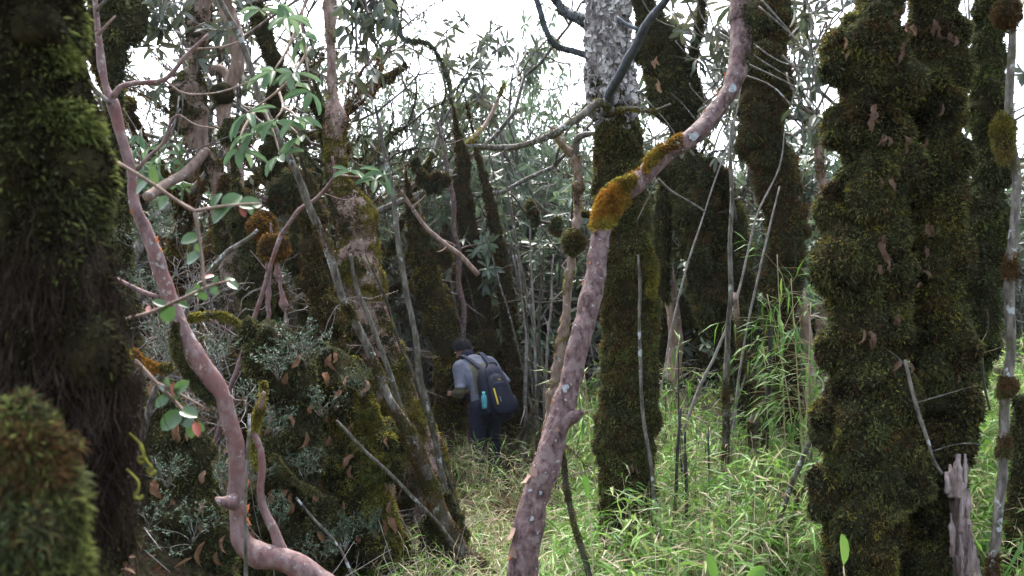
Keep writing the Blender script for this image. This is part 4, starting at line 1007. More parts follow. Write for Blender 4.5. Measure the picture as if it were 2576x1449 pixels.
for k in range(46):
    if k >= 36:
        px, d, lab = rsh.uniform(300, 1000), rsh.uniform(13., 16.), 'left of the hiker'
    elif k < 15:
        px, lab = rsh.uniform(330, 960), 'left of the hiker'; d = rsh.uniform(8.6, 13.5) if px < 720 else rsh.uniform(11.5, 14.)
    elif k < 23: px, d, lab = rsh.uniform(960, 1480), rsh.uniform(12.8, 16.), 'behind the hiker'
    else: px, d, lab = rsh.uniform(1640, 2100), rsh.uniform(9.5, 14.5), 'beyond the bamboo'
    root = thing('mossy_tree', 'one of the crowded mossy trunks with bare side branches ' + lab, 'tree', gpoint(px, d), 'crowded mossy trunks ' + lab)
    root.rotation_euler = (rsh.normal() * .12, rsh.normal() * .16, rsh.uniform(0, 6.28)); sc_ = rsh.uniform(.6, 1.05) * (.72 if lab == 'behind the hiker' else 1.); root.scale = (sc_, sc_, sc_)
    for nm, me in zip(('trunk', 'branches', 'moss', 'foliage'), crowd[k % 6]):
        o_ = link(nm, me, root)
        if nm != 'trunk': o_['kind'] = 'stuff'
bare = []
for v in range(4):
    rg = np.random.default_rng(500 + v); gw = Geo(); tips = []
    for s_ in range(5): grow(gw, tips, np.zeros(3), norm(np.array([rg.normal() * .6, rg.normal() * .6, 1.])), .55, .011, 0, 3, rg, .75, .02)
    gm_ = Geo(); Pm, Nm = scatter(gw.verts(), gw.tris(), 1500, r=rg, weight=lambda c, n: sstep(.5, .62, fbm(c * 5, 3))); fuzz(gm_, Pm, Nm, .03, .006, .5, .8, r=rg)
    bare.append((gw.mesh('stems', M['twig'] if v % 2 else M['grey_bark']), gm_.mesh('moss', M['moss_brown'], smooth=False)))
for k in range(42):
    px, d = (rsh.uniform(330, 1120), rsh.uniform(6.2, 10.5)) if k < 26 else (rsh.uniform(1290, 2080), rsh.uniform(7.5, 11.5))
    if 640 < px < 1560: d = rsh.uniform(12., 13.5)
    b = gpoint(px, d); root = thing('bare_bush', 'bare twiggy bush with mossy stems ' + ('among the mossy trunks left of the hiker' if k < 26 else 'among the trunks right of the hiker'), 'bush', b, 'bare bushes left of the hiker' if k < 26 else 'bare bushes right of the hiker')
    root.rotation_euler = (0, 0, rsh.uniform(0, 6.28)); sc_ = rsh.uniform(.7, 1.5) * (1. if k < 26 else .9); root.scale = (sc_, sc_, sc_)
    for nm, me in zip(('stems', 'moss'), bare[k % 4]):
        o_ = link(nm, me, root)
        if nm == 'moss': o_['kind'] = 'stuff'
for lab, pts, dd, balls in (('dark branch strung with moss balls above and left of the hiker', [(1030, 400, 6), (1060, 450, 8), (1090, 465, 9), (1120, 450, 8), (1150, 440, 6)], 9.6, [(1046, 415, 9), (1062, 447, 11), (1080, 468, 10), (1100, 460, 13), (1122, 452, 8)]),
                       ('moss-balled twig cluster hanging under the branch left of the hiker', [(1020, 505, 6), (1040, 540, 7), (1055, 580, 7), (1085, 640, 8)], 9.8, [(1035, 530, 12), (1048, 562, 10), (1070, 605, 11), (1090, 640, 16), (1120, 645, 14)]),
                       ('mossy knotted branch right of the crooked trunk behind the hiker', [(1290, 490, 5), (1330, 545, 7), (1370, 558, 8), (1420, 570, 9)], 9.2, [(1335, 520, 9), (1345, 548, 10), (1400, 565, 12)]),
                       ('mossy knobs in the shade behind the tall cane', [(1780, 430, 14), (1810, 470, 16), (1835, 500, 16), (1850, 560, 14)], 7.9, [(1790, 450, 30), (1815, 465, 26), (1770, 520, 34), (1840, 690, 30), (1810, 740, 36), (1760, 640, 30)]),
                       ('mossy lumps clinging below the twisted tan tree', [(560, 470, 16), (600, 520, 18), (640, 540, 18), (690, 560, 14)], 7.2, [(575, 490, 26), (620, 520, 24), (700, 490, 24), (735, 470, 28), (660, 700, 28), (740, 640, 26), (690, 760, 30)])):
    root, P, R = pole(lab, pts, dd, mt='dark_bark', name='mossy_branch', cat='branch', foot=False, twigs=8)
    gs = []
    for (bx, by, br) in balls:
        g = Geo(); g.add(*clump_pts(pix(bx, by, dd), br / F * dd, seed=bx + by, lump=.6, squash=(1, 1, 1.7), seg=10)); part('moss_ball', g, M['moss_core'], root); gs.append(g)
    add_moss(root, gs, 1100 * len(gs), .085, .008, (('moss_dark', 1.), ('moss_brown', .6)), droop=1.2, spread=.6)

# ------------------------------------------------------------------ rhododendron sprays with separate leaves
def leaf_proto(name, material, ts, ws, fold, curl):
    g = Geo(); leaves(g, np.zeros((1, 3)), np.array([[1., 0, 0]]), np.array([[0, 0, 1.]]), 1., 1., ts, ws, fold, curl)
    return g.mesh(name, material)
RH = [leaf_proto('leaf', M['leaf'], LEAF_T, LEAF_W, .16, c) for c in (.05, .18, .3)]
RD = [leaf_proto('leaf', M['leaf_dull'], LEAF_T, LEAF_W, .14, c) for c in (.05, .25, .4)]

def put_leaf(me, root, p, D, U, L, W, name='leaf'):
    D = norm(D); S = norm(np.cross(D, U)); U = norm(np.cross(S, D))
    o_ = link(name, me, root); b = np.array(root.location)
    mtx = Matrix(((D[0] * L, -S[0] * W, U[0] * L, p[0] - b[0]), (D[1] * L, -S[1] * W, U[1] * L, p[1] - b[1]), (D[2] * L, -S[2] * W, U[2] * L, p[2] - b[2]), (0, 0, 0, 1)))
    o_.matrix_basis = mtx
    return o_

def spray(root, tips, per, L, W, protos, hang=.5, rs=5):
    rg = np.random.default_rng(rs)
    for (p, d) in tips:
        d = norm(d); a = norm(np.cross(d, [.2, .9, .3])); b_ = np.cross(d, a); ph0 = rg.random() * 6.28
        for k in range(per if isinstance(per, int) else rg.integers(*per)):
            ph = ph0 + k * 2.4 + rg.normal() * .2; o_ = a * math.cos(ph) + b_ * math.sin(ph)
            D = norm(o_ + d * rg.uniform(.05, .4) + DOWN * hang * rg.uniform(.5, 1.5))
            put_leaf(protos[rg.integers(3)], root, p, D, norm(d * .8 + np.array([0, -.25, .5]) + rg.normal(size=3) * .2), L * rg.uniform(.75, 1.15), W * rg.uniform(.85, 1.15))

D0 = 4.3
rows = [(655, 25), (722, 45), (700, 8), (765, 95), (690, 178), (742, 185), (782, 232), (625, 285), (690, 305), (742, 300), (755, 345), (705, 392), (600, 375), (640, 335)]
root = thing('rhododendron_tree', 'rhododendron branch with glossy green leaf whorls in front of the upper left sky', 'branch', pix(700, 60, D0 + .3))
for k, (a_, b_, c_) in enumerate((((800, -60), (735, 60), (650, 20)), ((800, -60), (760, 40), (782, 228)), ((760, 40), (720, 130), (690, 176)), ((720, 130), (745, 160), (742, 182)), ((700, -50), (700, -20), (700, 6)), ((780, 120), (720, 210), (625, 283)),
                      ((700, 225), (712, 270), (690, 303)), ((712, 270), (738, 285), (742, 298)), ((690, 303), (730, 320), (755, 343)), ((660, 260), (690, 340), (705, 390)), ((640, 280), (610, 330), (600, 373)))):
    pp, rr0 = resample([pix(*a_, D0 + .25), pix(*b_, D0 + .1), pix(*c_, D0)], [.008, .0065, .0045], .06)
    part('twig', tgeo(pp, rr0, 6, .15, k, freq=40.), M['tan_bark'], root)
spray(root, [(pix(x, y, D0 + rng.uniform(-.1, .1)), np.array([rng.normal() * .4, -.35, .6])) for x, y in rows], (4, 7), .14, .037, RH, hang=.55)
root = thing('rhododendron_sapling', 'lone spray of pale green leaves on the zigzag branch, left of the grey poles', 'sapling', pix(950, 470, 5.))
pp, rr0 = resample([pix(950, 470, 5.), pix(930, 450, 5.), pix(900, 445, 5.), pix(850, 440, 5.15)], [.004, .004, .005, .006], .05); part('twig', tgeo(pp, rr0, 6), M['tan_bark'], root)
spray(root, [(pix(880, 432, 5.), np.array([.1, -.3, .7])), (pix(945, 452, 5.), np.array([.2, -.3, .5])), (pix(965, 440, 5.), np.array([.5, -.2, .4]))], (4, 6), .13, .034, RH, .4, 9)
# dull big leaves hanging high, left of the sky gap
root = thing('leafy_branch', 'dull brown-green leafy branch hanging high against the left sky', 'branch', pix(900, -40, 5.6))
tips = []
for k in range(20):
    q = pix(rng.uniform(860, 1000), rng.uniform(-10, 235), 5.6 + rng.uniform(-.2, .2)); tips.append((q, np.array([rng.normal() * .5, -.2, rng.normal() * .5])))
    pp, rr0 = resample([pix(rng.uniform(840, 960), -30, 5.7), (q + pix(900, 60, 5.7)) / 2, q], [.009, .007, .004], .08); part('twig', tgeo(pp, rr0, 5, .1, k), M['dark_bark'], root)
spray(root, tips, (3, 6), .12, .042, RD, .9, 4)
for lab, x0, x1, y0, y1, dd, nn in (('dull leafy branch in the top left sky beside the pink tree', 330, 470, -10, 150, 6.6, 22), ('leafy branch drooping in the sky gap between the trunks, upper right', 1700, 1850, 60, 400, 7.8, 26),
                               ('leafy branch filling the gap left of the double trunk, top', 1995, 2090, 0, 330, 6.4, 26), ('leafy branch in the gap right of the double trunk', 2405, 2450, 40, 420, 6.2, 12),
                               ('pale-leaved branch low in the left sky under the pink branches', 340, 480, 330, 480, 7.4, 20)):
    root = thing('leafy_branch', lab, 'branch', pix((x0 + x1) / 2, y0 - 30, dd)); tips = []
    for k in range(nn):
        q = pix(rng.uniform(x0, x1), rng.uniform(y0, y1), dd + rng.uniform(-.3, .3)); tips.append((q, np.array([rng.normal() * .5, -.2, rng.normal() * .4 + .3])))
        q0 = q + np.array([rng.normal() * .25, .15, rng.uniform(.2, .6)]); pp, rr0 = resample([q0, (q + q0) / 2 + rng.normal(size=3) * .05, q], [.008, .006, .004], .08); part('twig', tgeo(pp, rr0, 5, .1, k), M['grey_bark'], root)
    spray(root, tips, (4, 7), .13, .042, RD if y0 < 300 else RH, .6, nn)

# blurred sprigs with round leaves close to the camera
RO = [leaf_proto('leaf', M['leaf_round'], [0, .08, .3, .6, .85, 1], [.08, .5, .95, 1, .7, .12], .12, c) for c in (.02, .12, .25)]
RR_ = leaf_proto('leaf', M['leaf_red'], [0, .08, .3, .6, .85, 1], [.08, .5, .95, 1, .7, .12], .12, .1)
DS = 2.1
for lab, stems, lv in (
    ('upper blurred sprig of round leaves in front of the pink tree', [[(295, 408, 9), (380, 460, 9), (445, 505, 9), (490, 532, 11)], [(490, 532, 10), (540, 522, 9), (600, 515, 7), (655, 512, 5)], [(490, 532, 10), (500, 590, 8), (508, 650, 8), (514, 722, 7)]],
     [(395, 462, 380, 412, 1), (375, 455, 338, 490, 0), (425, 495, 398, 528, 0), (535, 523, 552, 478, 1), (560, 520, 610, 486, 0), (600, 515, 662, 510, 0), (580, 518, 525, 555, 0), (605, 515, 618, 548, 3), (620, 514, 640, 540, 0), (500, 598, 448, 602, 0), (503, 610, 500, 640, 0), (505, 640, 462, 660, 0), (514, 700, 540, 690, 3), (560, 520, 552, 552, 0)]),
    ('middle blurred sprig of round leaves beside the pink tree', [[(318, 803, 9), (380, 785, 9), (450, 755, 8), (520, 722, 7), (580, 705, 5)]],
     [(430, 765, 415, 815, 0), (420, 770, 380, 755, 1), (440, 760, 480, 772, 1), (470, 745, 502, 728, 0), (505, 730, 490, 712, 0), (540, 715, 545, 690, 1), (565, 708, 592, 698, 0), (575, 708, 600, 728, 1), (530, 718, 545, 742, 0), (380, 785, 368, 768, 3), (500, 732, 520, 755, 0)]),
    ('lower blurred sprig of round grey-green leaves by the rootlets', [[(340, 905, 10), (390, 960, 10), (440, 1010, 9), (490, 1065, 7)], [(400, 965, 7), (460, 995, 6), (515, 1025, 4)]],
     [(425, 985, 420, 945, 1), (440, 985, 475, 958, 1), (425, 1000, 384, 1020, 0), (440, 1005, 450, 975, 0), (455, 1030, 500, 1050, 1), (460, 1035, 402, 1085, 0), (475, 1055, 485, 1105, 1), (490, 1065, 515, 1085, 0), (450, 1000, 430, 960, 3), (490, 1062, 500, 1100, 3), (465, 1040, 480, 1075, 0)])):
    root = thing('round_leaved_sprig', lab, 'sprig', pix(stems[0][0][0], stems[0][0][1], DS))
    for st in stems:
        pp, rr0 = limb([(x, y, w) for x, y, w in st], DS, foot=False, ext=0, step=.02); part('stem', tgeo(pp, rr0, 7, .1, 3, freq=60.), M['tan_bark'], root)
    for (ax, ay, bx, by, kd) in lv:
        A_, B_ = pix(ax, ay, DS), pix(bx, by, DS - rng.uniform(-.02, .03)); L_ = np.linalg.norm(B_ - A_)
        U_ = norm(np.array([rng.normal() * .35, -1., .55 + rng.normal() * .3]))
        put_leaf(RR_ if kd == 3 else RO[rng.integers(3)], root, A_, B_ - A_, U_, L_ * .92, L_ * (.72 if kd == 0 else .5))

# ------------------------------------------------------------------ dwarf bamboo and grass
def bamboo(name, n, xr, yr, hfun, per, dry, leafL=.11, leafW=.012, label='', cat='bamboo', keep=None):
    x = rng.uniform(*xr, n); y = yr[0] + (yr[1] - yr[0]) * rng.random(n) ** 1.25
    dens = vnoise(np.stack([x * 1.3, y * 1.3, x * 0], -1), 55) > .22
    if keep is not None: dens &= keep(x, y)
    x, y = x[dens], y[dens]; n = len(x)
    B = np.stack([x, y, terrain(x, y) - .02], -1)
    h = hfun(x, y) * rng.uniform(.45, 1.15, n)
    ln = np.stack([rng.normal(size=n) * .28, rng.normal(size=n) * .28, np.ones(n)], -1); ln = norm(ln)
    top = B + ln * h[:, None]; mid = B + ln * h[:, None] * .55 + rng.normal(size=(n, 3)) * .012
    s = norm(np.cross(ln, rng.normal(size=(n, 3)))) * .0024
    g = Geo()
    V = np.stack([B - s, B + s, mid - s, mid + s, top - s * .5, top + s * .5], 1).reshape(-1, 3); b = np.arange(n)[:, None] * 6
    g.add(V, b + np.array([[0, 1, 3, 2]]), b + np.array([[2, 3, 5, 4]]), mat=1)
    m_ = np.repeat(np.arange(n), per); k = len(m_)
    f = rng.random(k) ** .6; Pl = B[m_] + ln[m_] * (h[m_] * (.25 + .75 * f))[:, None]
    az = rng.random(k) * 6.283
    Dl = norm(np.stack([np.cos(az), np.sin(az), rng.normal(size=k) * .55 + .25], -1))
    dr = rng.random(k) < dry
    for fl, mi in ((~dr, 0), (dr, 2)):
        q = int(fl.sum())
        leaves(g, Pl[fl], Dl[fl], norm(np.stack([rng.normal(size=q) * .4, rng.normal(size=q) * .4, np.ones(q)], -1)), leafL * rng.uniform(.5, 1.25, q), leafW * rng.uniform(.6, 1.2, q) * (1. if mi == 0 else .6), BLADE_T, BLADE_W, .2, rng.uniform(.1, .9, q), mat=mi)
    o_ = link(name, g.mesh(name, [M['bamboo'], M['cane'], M['bamboo_dry']], smooth=False))
    tag(o_, label, cat, kind='stuff')

def hb(x, y): return (.26 + .42 * sstep(.1, 1.3, x)) * (.85 + .35 * vnoise(np.stack([x, y, y * 0], -1), 61)) + .5 * sstep(2.6, 4.0, x) * sstep(4.5, 6., y) + .15 * sstep(8, 10, y) * sstep(.6, 1.4, x)
bamboo('dwarf_bamboo', 6500, (.15, 4.8), (4.0, 10.5), lambda x, y: hb(x, y) * 1.3, 10, .24, .15, .018, 'bright green dwarf bamboo carpeting the ground on the right', keep=lambda x, y: (x > .15 + .06 * (y - 5)) & ~((x > 1.05) & (x < 2.35) & (y < 4.75)))
bamboo('dwarf_bamboo', 2600, (.8, 6.5), (9.5, 14.), lambda x, y: hb(x, y) * 1.35, 9, .3, .17, .02, 'further dwarf bamboo fading back between the right-hand trunks')
bamboo('grass', 3000, (-1.1, 1.0), (4.2, 12.), lambda x, y: .22 + .28 * vnoise(np.stack([x * 2, y * 2, x * 0], -1), 3) + .2 * sstep(7.5, 9., y), 7, .62, .16, .011, 'straw-coloured mixed grass on the path around the hiker', 'grass', keep=lambda x, y: x > -.95 + .03 * y)
bamboo('tall_bamboo', 900, (2.35, 5.2), (4.9, 8.5), lambda x, y: .7 + .9 * rng.random(len(x)), 22, .12, .15, .019, 'tall leafy bamboo behind the trunks at the right edge')
for k in range(26):
    px, d = rng.uniform(1660, 2090), rng.uniform(5.6, 9.5); gp = gpoint(px, d); hh = rng.uniform(.6, 1.6); tp_ = gp + np.array([rng.normal() * .12, rng.normal() * .1, hh])
    root = thing('bare_sapling', 'thin bare upright sapling standing in the bamboo right of the central trunk', 'sapling', gp, 'thin bare saplings in the bamboo')
    pp, rr0 = resample([gp - [0, 0, .05], (gp + tp_) / 2 + rng.normal(size=3) * .04, tp_], [.009, .008, .005], .08); part('stem', tgeo(pp, rr0 * rng.uniform(.6, 1.4), 6, .25, k, freq=25.), M[('dark_bark', 'grey_bark', 'dark_bark')[k % 3]], root)
# bamboo sprays standing above the carpet, each a thing
for k, (px, py, dd, hh) in enumerate(((1955, 640, 6.3, 1.), (1990, 700, 6.2, 1.), (2040, 760, 6.0, .9), (1930, 740, 6.6, .9), (1690, 900, 7.4, .6), (1680, 1010, 7., .5), (2000, 860, 6.1, .7), (1470, 940, 6.8, .4))):
    tp_ = pix(px, py, dd); gb_ = gpoint(px + rng.uniform(-60, 60), dd); rg = np.random.default_rng(k)
    root = thing('bamboo_cane', 'slender bamboo cane with a spray of narrow leaves above the bamboo carpet', 'bamboo', gb_, 'bamboo canes rising above the carpet')
    pp, rr0 = resample([gb_ - [0, 0, .05], gb_ * .5 + tp_ * .5 + rg.normal(size=3) * .03, tp_], [.006, .005, .003], .1); g = tgeo(pp, rr0, 5)
    B, D = [], []
    for j in range(15):
        q = pp[int(len(pp) * (1 - .42 * hh * rg.random())) - 1]; dr = norm(np.array([rg.normal(), rg.normal() * .7, rg.normal() * .45 + .1])); e = q + dr * rg.uniform(.12, .42) + DOWN * .05
        tp2, tr2 = resample([q, (q + e) / 2 + [0, 0, .03], e], [.0022, .002, .001], .06); g.add(*tube(tp2, tr2, 3))
        for f in (.45, .7, .85, 1., 1.):
            B.append(q + (e - q) * f); D.append(norm(dr + rg.normal(size=3) * .55 + DOWN * .35))
    part('cane', g, M['cane'], root); g2 = Geo(); n = len(B)
    leaves(g2, np.array(B), np.array(D), np.tile([0, -.3, 1.], (n, 1)), rg.uniform(.10, .2, n), rg.uniform(.013, .021, n), BLADE_T, BLADE_W, .15, rg.uniform(.1, .6, n))
    part('foliage', g2, M['bamboo'], root, smooth=False, kind='stuff')
# big single leaves at the bottom edge
for lab, ax, ay, bx, by, w, dd in (('single upright bright green leaf before the double trunk', 2122, 1425, 2121, 1345, .32, 3.4), ('broad green leaf rising from the bottom edge right of the small moss cone', 1800, 1470, 1782, 1395, .35, 3.6),
                                   ('broad pale green leaf at the bottom edge left of the double trunk', 1868, 1470, 1925, 1428, .5, 3.5), ('slim dark green leaf in front of the grass beside the leaning trunk', 1480, 1255, 1470, 1195, .3, 4.2)):
    A_, B_ = pix(ax, ay, dd), pix(bx, by, dd); L_ = np.linalg.norm(B_ - A_); gp = gpoint(ax, dd)
    root = thing('broad_leaf_plant', lab, 'plant', gp)
    pp, rr0 = resample([gp - [0, 0, .03], (gp + A_) / 2 + [.02, 0, 0], A_], [.004, .003, .0025], .1); part('stem', tgeo(pp, rr0, 5), M['cane'], root)
    put_leaf(leaf_proto('leaf', M['bamboo'], LEAF_T, LEAF_W, .12, .1), root, A_, B_ - A_, np.array([.2, -1., .3]), L_, L_ * w)

# ------------------------------------------------------------------ floor of the left bank: moss, litter, twigs, small shrubs

co = np.empty(len(ground.data.vertices) * 3, np.float32); ground.data.vertices.foreach_get('co', co); co = co.reshape(-1, 3).astype(float)
qd = np.empty(len(ground.data.loops), np.int32); ground.data.loops.foreach_get('vertex_index', qd); qd = qd.reshape(-1, 4)
tr_g = np.vstack([qd[:, [0, 1, 2]], qd[:, [0, 2, 3]]])
def gscatter(n, fn):
    return scatter(co, tr_g, n, weight=lambda c, nn: fn(c[:, 0], c[:, 1]) * 1.)
left = lambda x, y: (x < -.55) & (x > -5) & (y > 3.3) & (y < 11)
g = Geo(); Pp, Nn = gscatter(52000, lambda x, y: left(x, y) * (.2 + sstep(.4, .6, vnoise(np.stack([x * 3, y * 3, x * 0], -1), 4)))); fuzz(g, Pp, Nn, .035, .007, 0., .8); h_ = len(Pp)
Pp, Nn = gscatter(9000, lambda x, y: left(x, y) * sstep(.55, .7, vnoise(np.stack([x * 2, y * 2, x * 0], -1), 14))); fuzz(g, Pp, Nn, .04, .007, 0., .8, mat=1)
tag(link('ground_moss', g.mesh('ground_moss', [M['moss_dark'], M['moss_green']], smooth=False)), 'dark moss carpet over the left bank', 'moss', kind='stuff')
g = Geo(); Pp, Nn = gscatter(9000, lambda x, y: (x > -5) & (x < 5) & (y > 3.2) & (y < 14)); n = len(Pp)
az = rng.random(n) * 6.283
leaves(g, Pp + [0, 0, .015], np.stack([np.cos(az), np.sin(az), rng.normal(size=n) * .3], -1), norm(Nn + rng.normal(size=(n, 3)) * .4), rng.uniform(.05, .13, n), rng.uniform(.02, .04, n), LEAF_FT, LEAF_FW, .3, rng.uniform(-.4, .5, n))
tag(link('leaf_litter', g.mesh('leaf_litter', M['litter'], smooth=False)), 'brown fallen leaves scattered over the forest floor', 'leaf litter', kind='stuff')
g = Geo()
for k in range(420):
    x, y = (rng.uniform(-3.4, -.4), rng.uniform(3.9, 8)) if k < 300 else (rng.uniform(-2, 3.5), rng.uniform(8, 13))
    if abs(x + .35) < .9 and 8 < y < 10.4: continue
    z = float(terrain(x, y)); q = np.array([x, y, z]); ln = rng.uniform(.2, .75); d = norm(np.array([rng.normal(), rng.normal(), rng.uniform(.1, 1.3)]))
    pp, rr0 = resample([q, q + d * ln * .5 + rng.normal(size=3) * .05, q + d * ln + rng.normal(size=3) * .09], [.0035, .0028, .001], .15); g.add(*tube(pp, rr0, 4))
    if k % 2:
        q2 = pp[len(pp) // 2]; d2 = norm(d + rng.normal(size=3) * .7); pp, rr0 = resample([q2, q2 + d2 * ln * .3, q2 + d2 * ln * .5 + rng.normal(size=3) * .04], [.002, .0015, .0008], .15); g.add(*tube(pp, rr0, 4))
tag(link('dry_twigs', g.mesh('dry_twigs', M['twig'])), 'tangle of thin dry twigs over the left bank', 'twigs', kind='stuff')

sv = []
for v in range(3):
    rg = np.random.default_rng(300 + v); gw = Geo(); B, D = [], []
    for s in range(9):
        d = norm(np.array([rg.normal() * .5, rg.normal() * .5, .9])); P_ = [np.zeros(3)]
        for k in range(6):
            d = norm(d + rg.normal(size=3) * .25 + [0, 0, .08]); P_.append(P_[-1] + d * .055)
            if k > 1:
                for q in range(2):
                    e = norm(d + rg.normal(size=3) * .8); t2 = P_[-1] + e * rg.uniform(.04, .1)
                    gw.add(*tube(np.array([P_[-1], (P_[-1] + t2) / 2, t2]), np.array([.0013, .001, .0007]), 3))
                    for f in np.linspace(.3, 1, 7): B.append(P_[-1] + (t2 - P_[-1]) * f); D.append(norm(e * .5 + rg.normal(size=3) * .7))
        gw.add(*tube(np.array(P_), np.linspace(.003, .0014, 7), 4))
    gl = Geo(); n = len(B); leaves(gl, np.array(B), np.array(D), norm(rg.normal(size=(n, 3)) * .5 + [0, -.2, .8]), rg.uniform(.013, .024, n), rg.uniform(.008, .012, n), LEAF_FT, [.2, .95, .9, .1], .15, .15)
    sv.append((gw.mesh('stems', M['grey_bark']), gl.mesh('foliage', M['leaf_small'], smooth=False)))
for k, (px, py, dd, sc_) in enumerate(((742, 905, 4.65, 1.15), (700, 960, 4.6, 1.), (770, 930, 4.9, 1.1), (612, 1030, 4.4, .8), (690, 1105, 4.5, .9), (560, 1250, 4.1, .9), (375, 1330, 3.6, .8), (810, 1050, 4.85, .9), (910, 1000, 5.1, .9), (420, 870, 4.2, .9),
      (400, 930, 4.1, .8), (865, 1390, 4.8, 1.), (640, 1210, 4.4, .8), (765, 1210, 4.6, .9), (945, 1360, 5.0, .9), (480, 1370, 4.0, 1.), (545, 920, 4.7, .9), (700, 1330, 4.4, .9), (800, 1420, 4.5, .9), (420, 1230, 3.9, .8), (350, 640, 5.2, 1.), (400, 600, 5.4, 1.1), (355, 760, 5., 1.))):
    root = thing('small_leaved_shrub', 'low shrub of tiny blue-green leaves growing on the mossy left bank', 'shrub', pix(px, py, dd), 'small-leaved shrubs on the mossy left bank')
    root.rotation_euler = (0, 0, rng.uniform(0, 6.28)); root.scale = (sc_ * .62, sc_ * .62, sc_ * .55)
    for nm, me in zip(('stems', 'foliage'), sv[k % 3]):
        o_ = link(nm, me, root)
        if nm == 'foliage': o_['kind'] = 'stuff'

# dead leaves caught in the moss, each lying on its trunk
DL = []
for v in range(5):
    rg = np.random.default_rng(400 + v); g = Geo(); k = 7
    tt = np.linspace(0, 1, k); w = np.sin(np.pi * np.clip(tt * .9 + .06, 0, 1)) ** .8 * .36
    tw = rg.normal() * .9; cu = rg.uniform(.6, 1.6); rows_ = []
    for t_, w_ in zip(tt, w):
        a = cu * t_ * t_; c = np.array([t_ * math.cos(a * .6), rg.normal() * .03, -t_ * math.sin(a) * .5]); ph = tw * t_ + rg.normal() * .15; sd_ = np.array([0, math.cos(ph), math.sin(ph)])
        up_ = np.array([0, -math.sin(ph), math.cos(ph)]); rows_ += [c - sd_ * w_ * .5 + up_ * w_ * .45, c, c + sd_ * w_ * .5 + up_ * w_ * .45]
    f = []
    for i in range(k - 1): f += [[3 * i, 3 * i + 1, 3 * i + 4, 3 * i + 3], [3 * i + 1, 3 * i + 2, 3 * i + 5, 3 * i + 4]]
    g.add(np.array(rows_), np.array(f)); DL.append(g.mesh('dead_leaf', M['dead_leaf'], smooth=False))
def dead_leaf(geo, px, py, label, group, size):
    V_ = geo.verts(); rel = V_ - CAM; d = rel @ FWD
    qx = 1288 + F * (rel @ RGT) / d; qy = 724.5 - F * (rel @ UPV) / d
    sel = np.argsort((qx - px) ** 2 + (qy - py) ** 2)[:40]; i = sel[np.argmin(d[sel])]
    o_ = link('dead_leaf', DL[rng.integers(5)]); o_.location = pix(px, py, d[i] - .015)
    o_.rotation_euler = (rng.uniform(-1, 1), rng.uniform(.4, 1.9), rng.uniform(-2.6, -.5)); s_ = size * rng.uniform(.7, 1.3); o_.scale = (s_, s_, s_)
    tag(o_, label, 'leaf', group); return o_
for (px, py, n) in ((2140, 95, 3), (2255, 15, 2), (2280, 55, 4), (2355, 60, 3), (2258, 110, 3), (2262, 140, 2), (2380, 95, 3), (2140, 135, 1), (2197, 265, 3), (2205, 295, 2), (2232, 340, 4), (2268, 345, 3), (2312, 350, 3), (2310, 375, 2), (2368, 270, 2),
                    (2225, 455, 2), (2335, 560, 4), (2330, 580, 2), (2222, 620, 4), (2235, 660, 3), (2320, 630, 2), (2315, 690, 3), (2180, 830, 3), (2275, 905, 2), (2410, 940, 1), (2260, 790, 1)):
    for j in range(n): dead_leaf(Lg if px < 2280 else Rg, px + rng.normal() * 9, py + rng.normal() * 10, 'curled brown dead leaf caught in the moss of the broad double trunk', 'dead leaves on the double trunk', .062)
for (px, py, n) in ((1590, 1175, 3), (1640, 140, 2), (1660, 205, 2)):
    for j in range(n): dead_leaf(cmoss, px + rng.normal() * 8, py + rng.normal() * 8, 'dry reddish leaf scrap stuck on the central trunk', 'leaf scraps on the central trunk', .07)

# ------------------------------------------------------------------ the hiker
HX, HD = (1225 - 1288) / F * 9.7, 9.7
HO = np.array([HX, HD, float(terrain(HX, HD)) - .02])
HO[2] = CAM[2] - (1215 - 850) / F * 9.7 if abs(HO[2]) > .15 else HO[2]
yaw = math.radians(30)
fwd = np.array([-math.sin(yaw), math.cos(yaw), 0]); lft = np.array([-math.cos(yaw), -math.sin(yaw), 0]); zz = np.array([0, 0, 1.])
def hp(f_, l_, u_): return HO + fwd * f_ + lft * l_ + zz * u_

def etube(geo, pts, rx, ry, ref, sides=20):
    """tube of elliptical rings; rx along ref, ry across it"""
    P = np.array(pts); n = len(P); RX = np.array(rx); RY = np.array(ry)
    t_ = np.linspace(0, n - 1, n * 5); idx = np.arange(n)
    _, RXs = resample(P, RX, np.linalg.norm(P[1] - P[0]) / 5); Ps, RYs = resample(P, RY, np.linalg.norm(P[1] - P[0]) / 5)
    T = norm(np.gradient(Ps, axis=0)); A = norm(ref - T * (T @ ref)[:, None]); B = np.cross(T, A)
    th = np.arange(sides) / sides * 6.28318
    V = (Ps[:, None] + A[:, None] * (RXs[:, None] * np.cos(th))[..., None] + B[:, None] * (RYs[:, None] * np.sin(th))[..., None]).reshape(-1, 3)
    m = len(Ps); i = np.arange(m - 1)[:, None] * sides; j = np.arange(sides)[None]; k = (j + 1) % sides
    Q = np.stack([i + j, i + k, i + sides + k, i + sides + j], -1).reshape(-1, 4)
    V = np.vstack([V, Ps[0], Ps[-1]]); jj = np.arange(sides); kk = (jj + 1) % sides
    Tr = np.vstack([np.stack([np.full(sides, m * sides), kk, jj], -1), np.stack([np.full(sides, m * sides + 1), (m - 1) * sides + jj, (m - 1) * sides + kk], -1)])
    geo.add(V, Q, Tr)

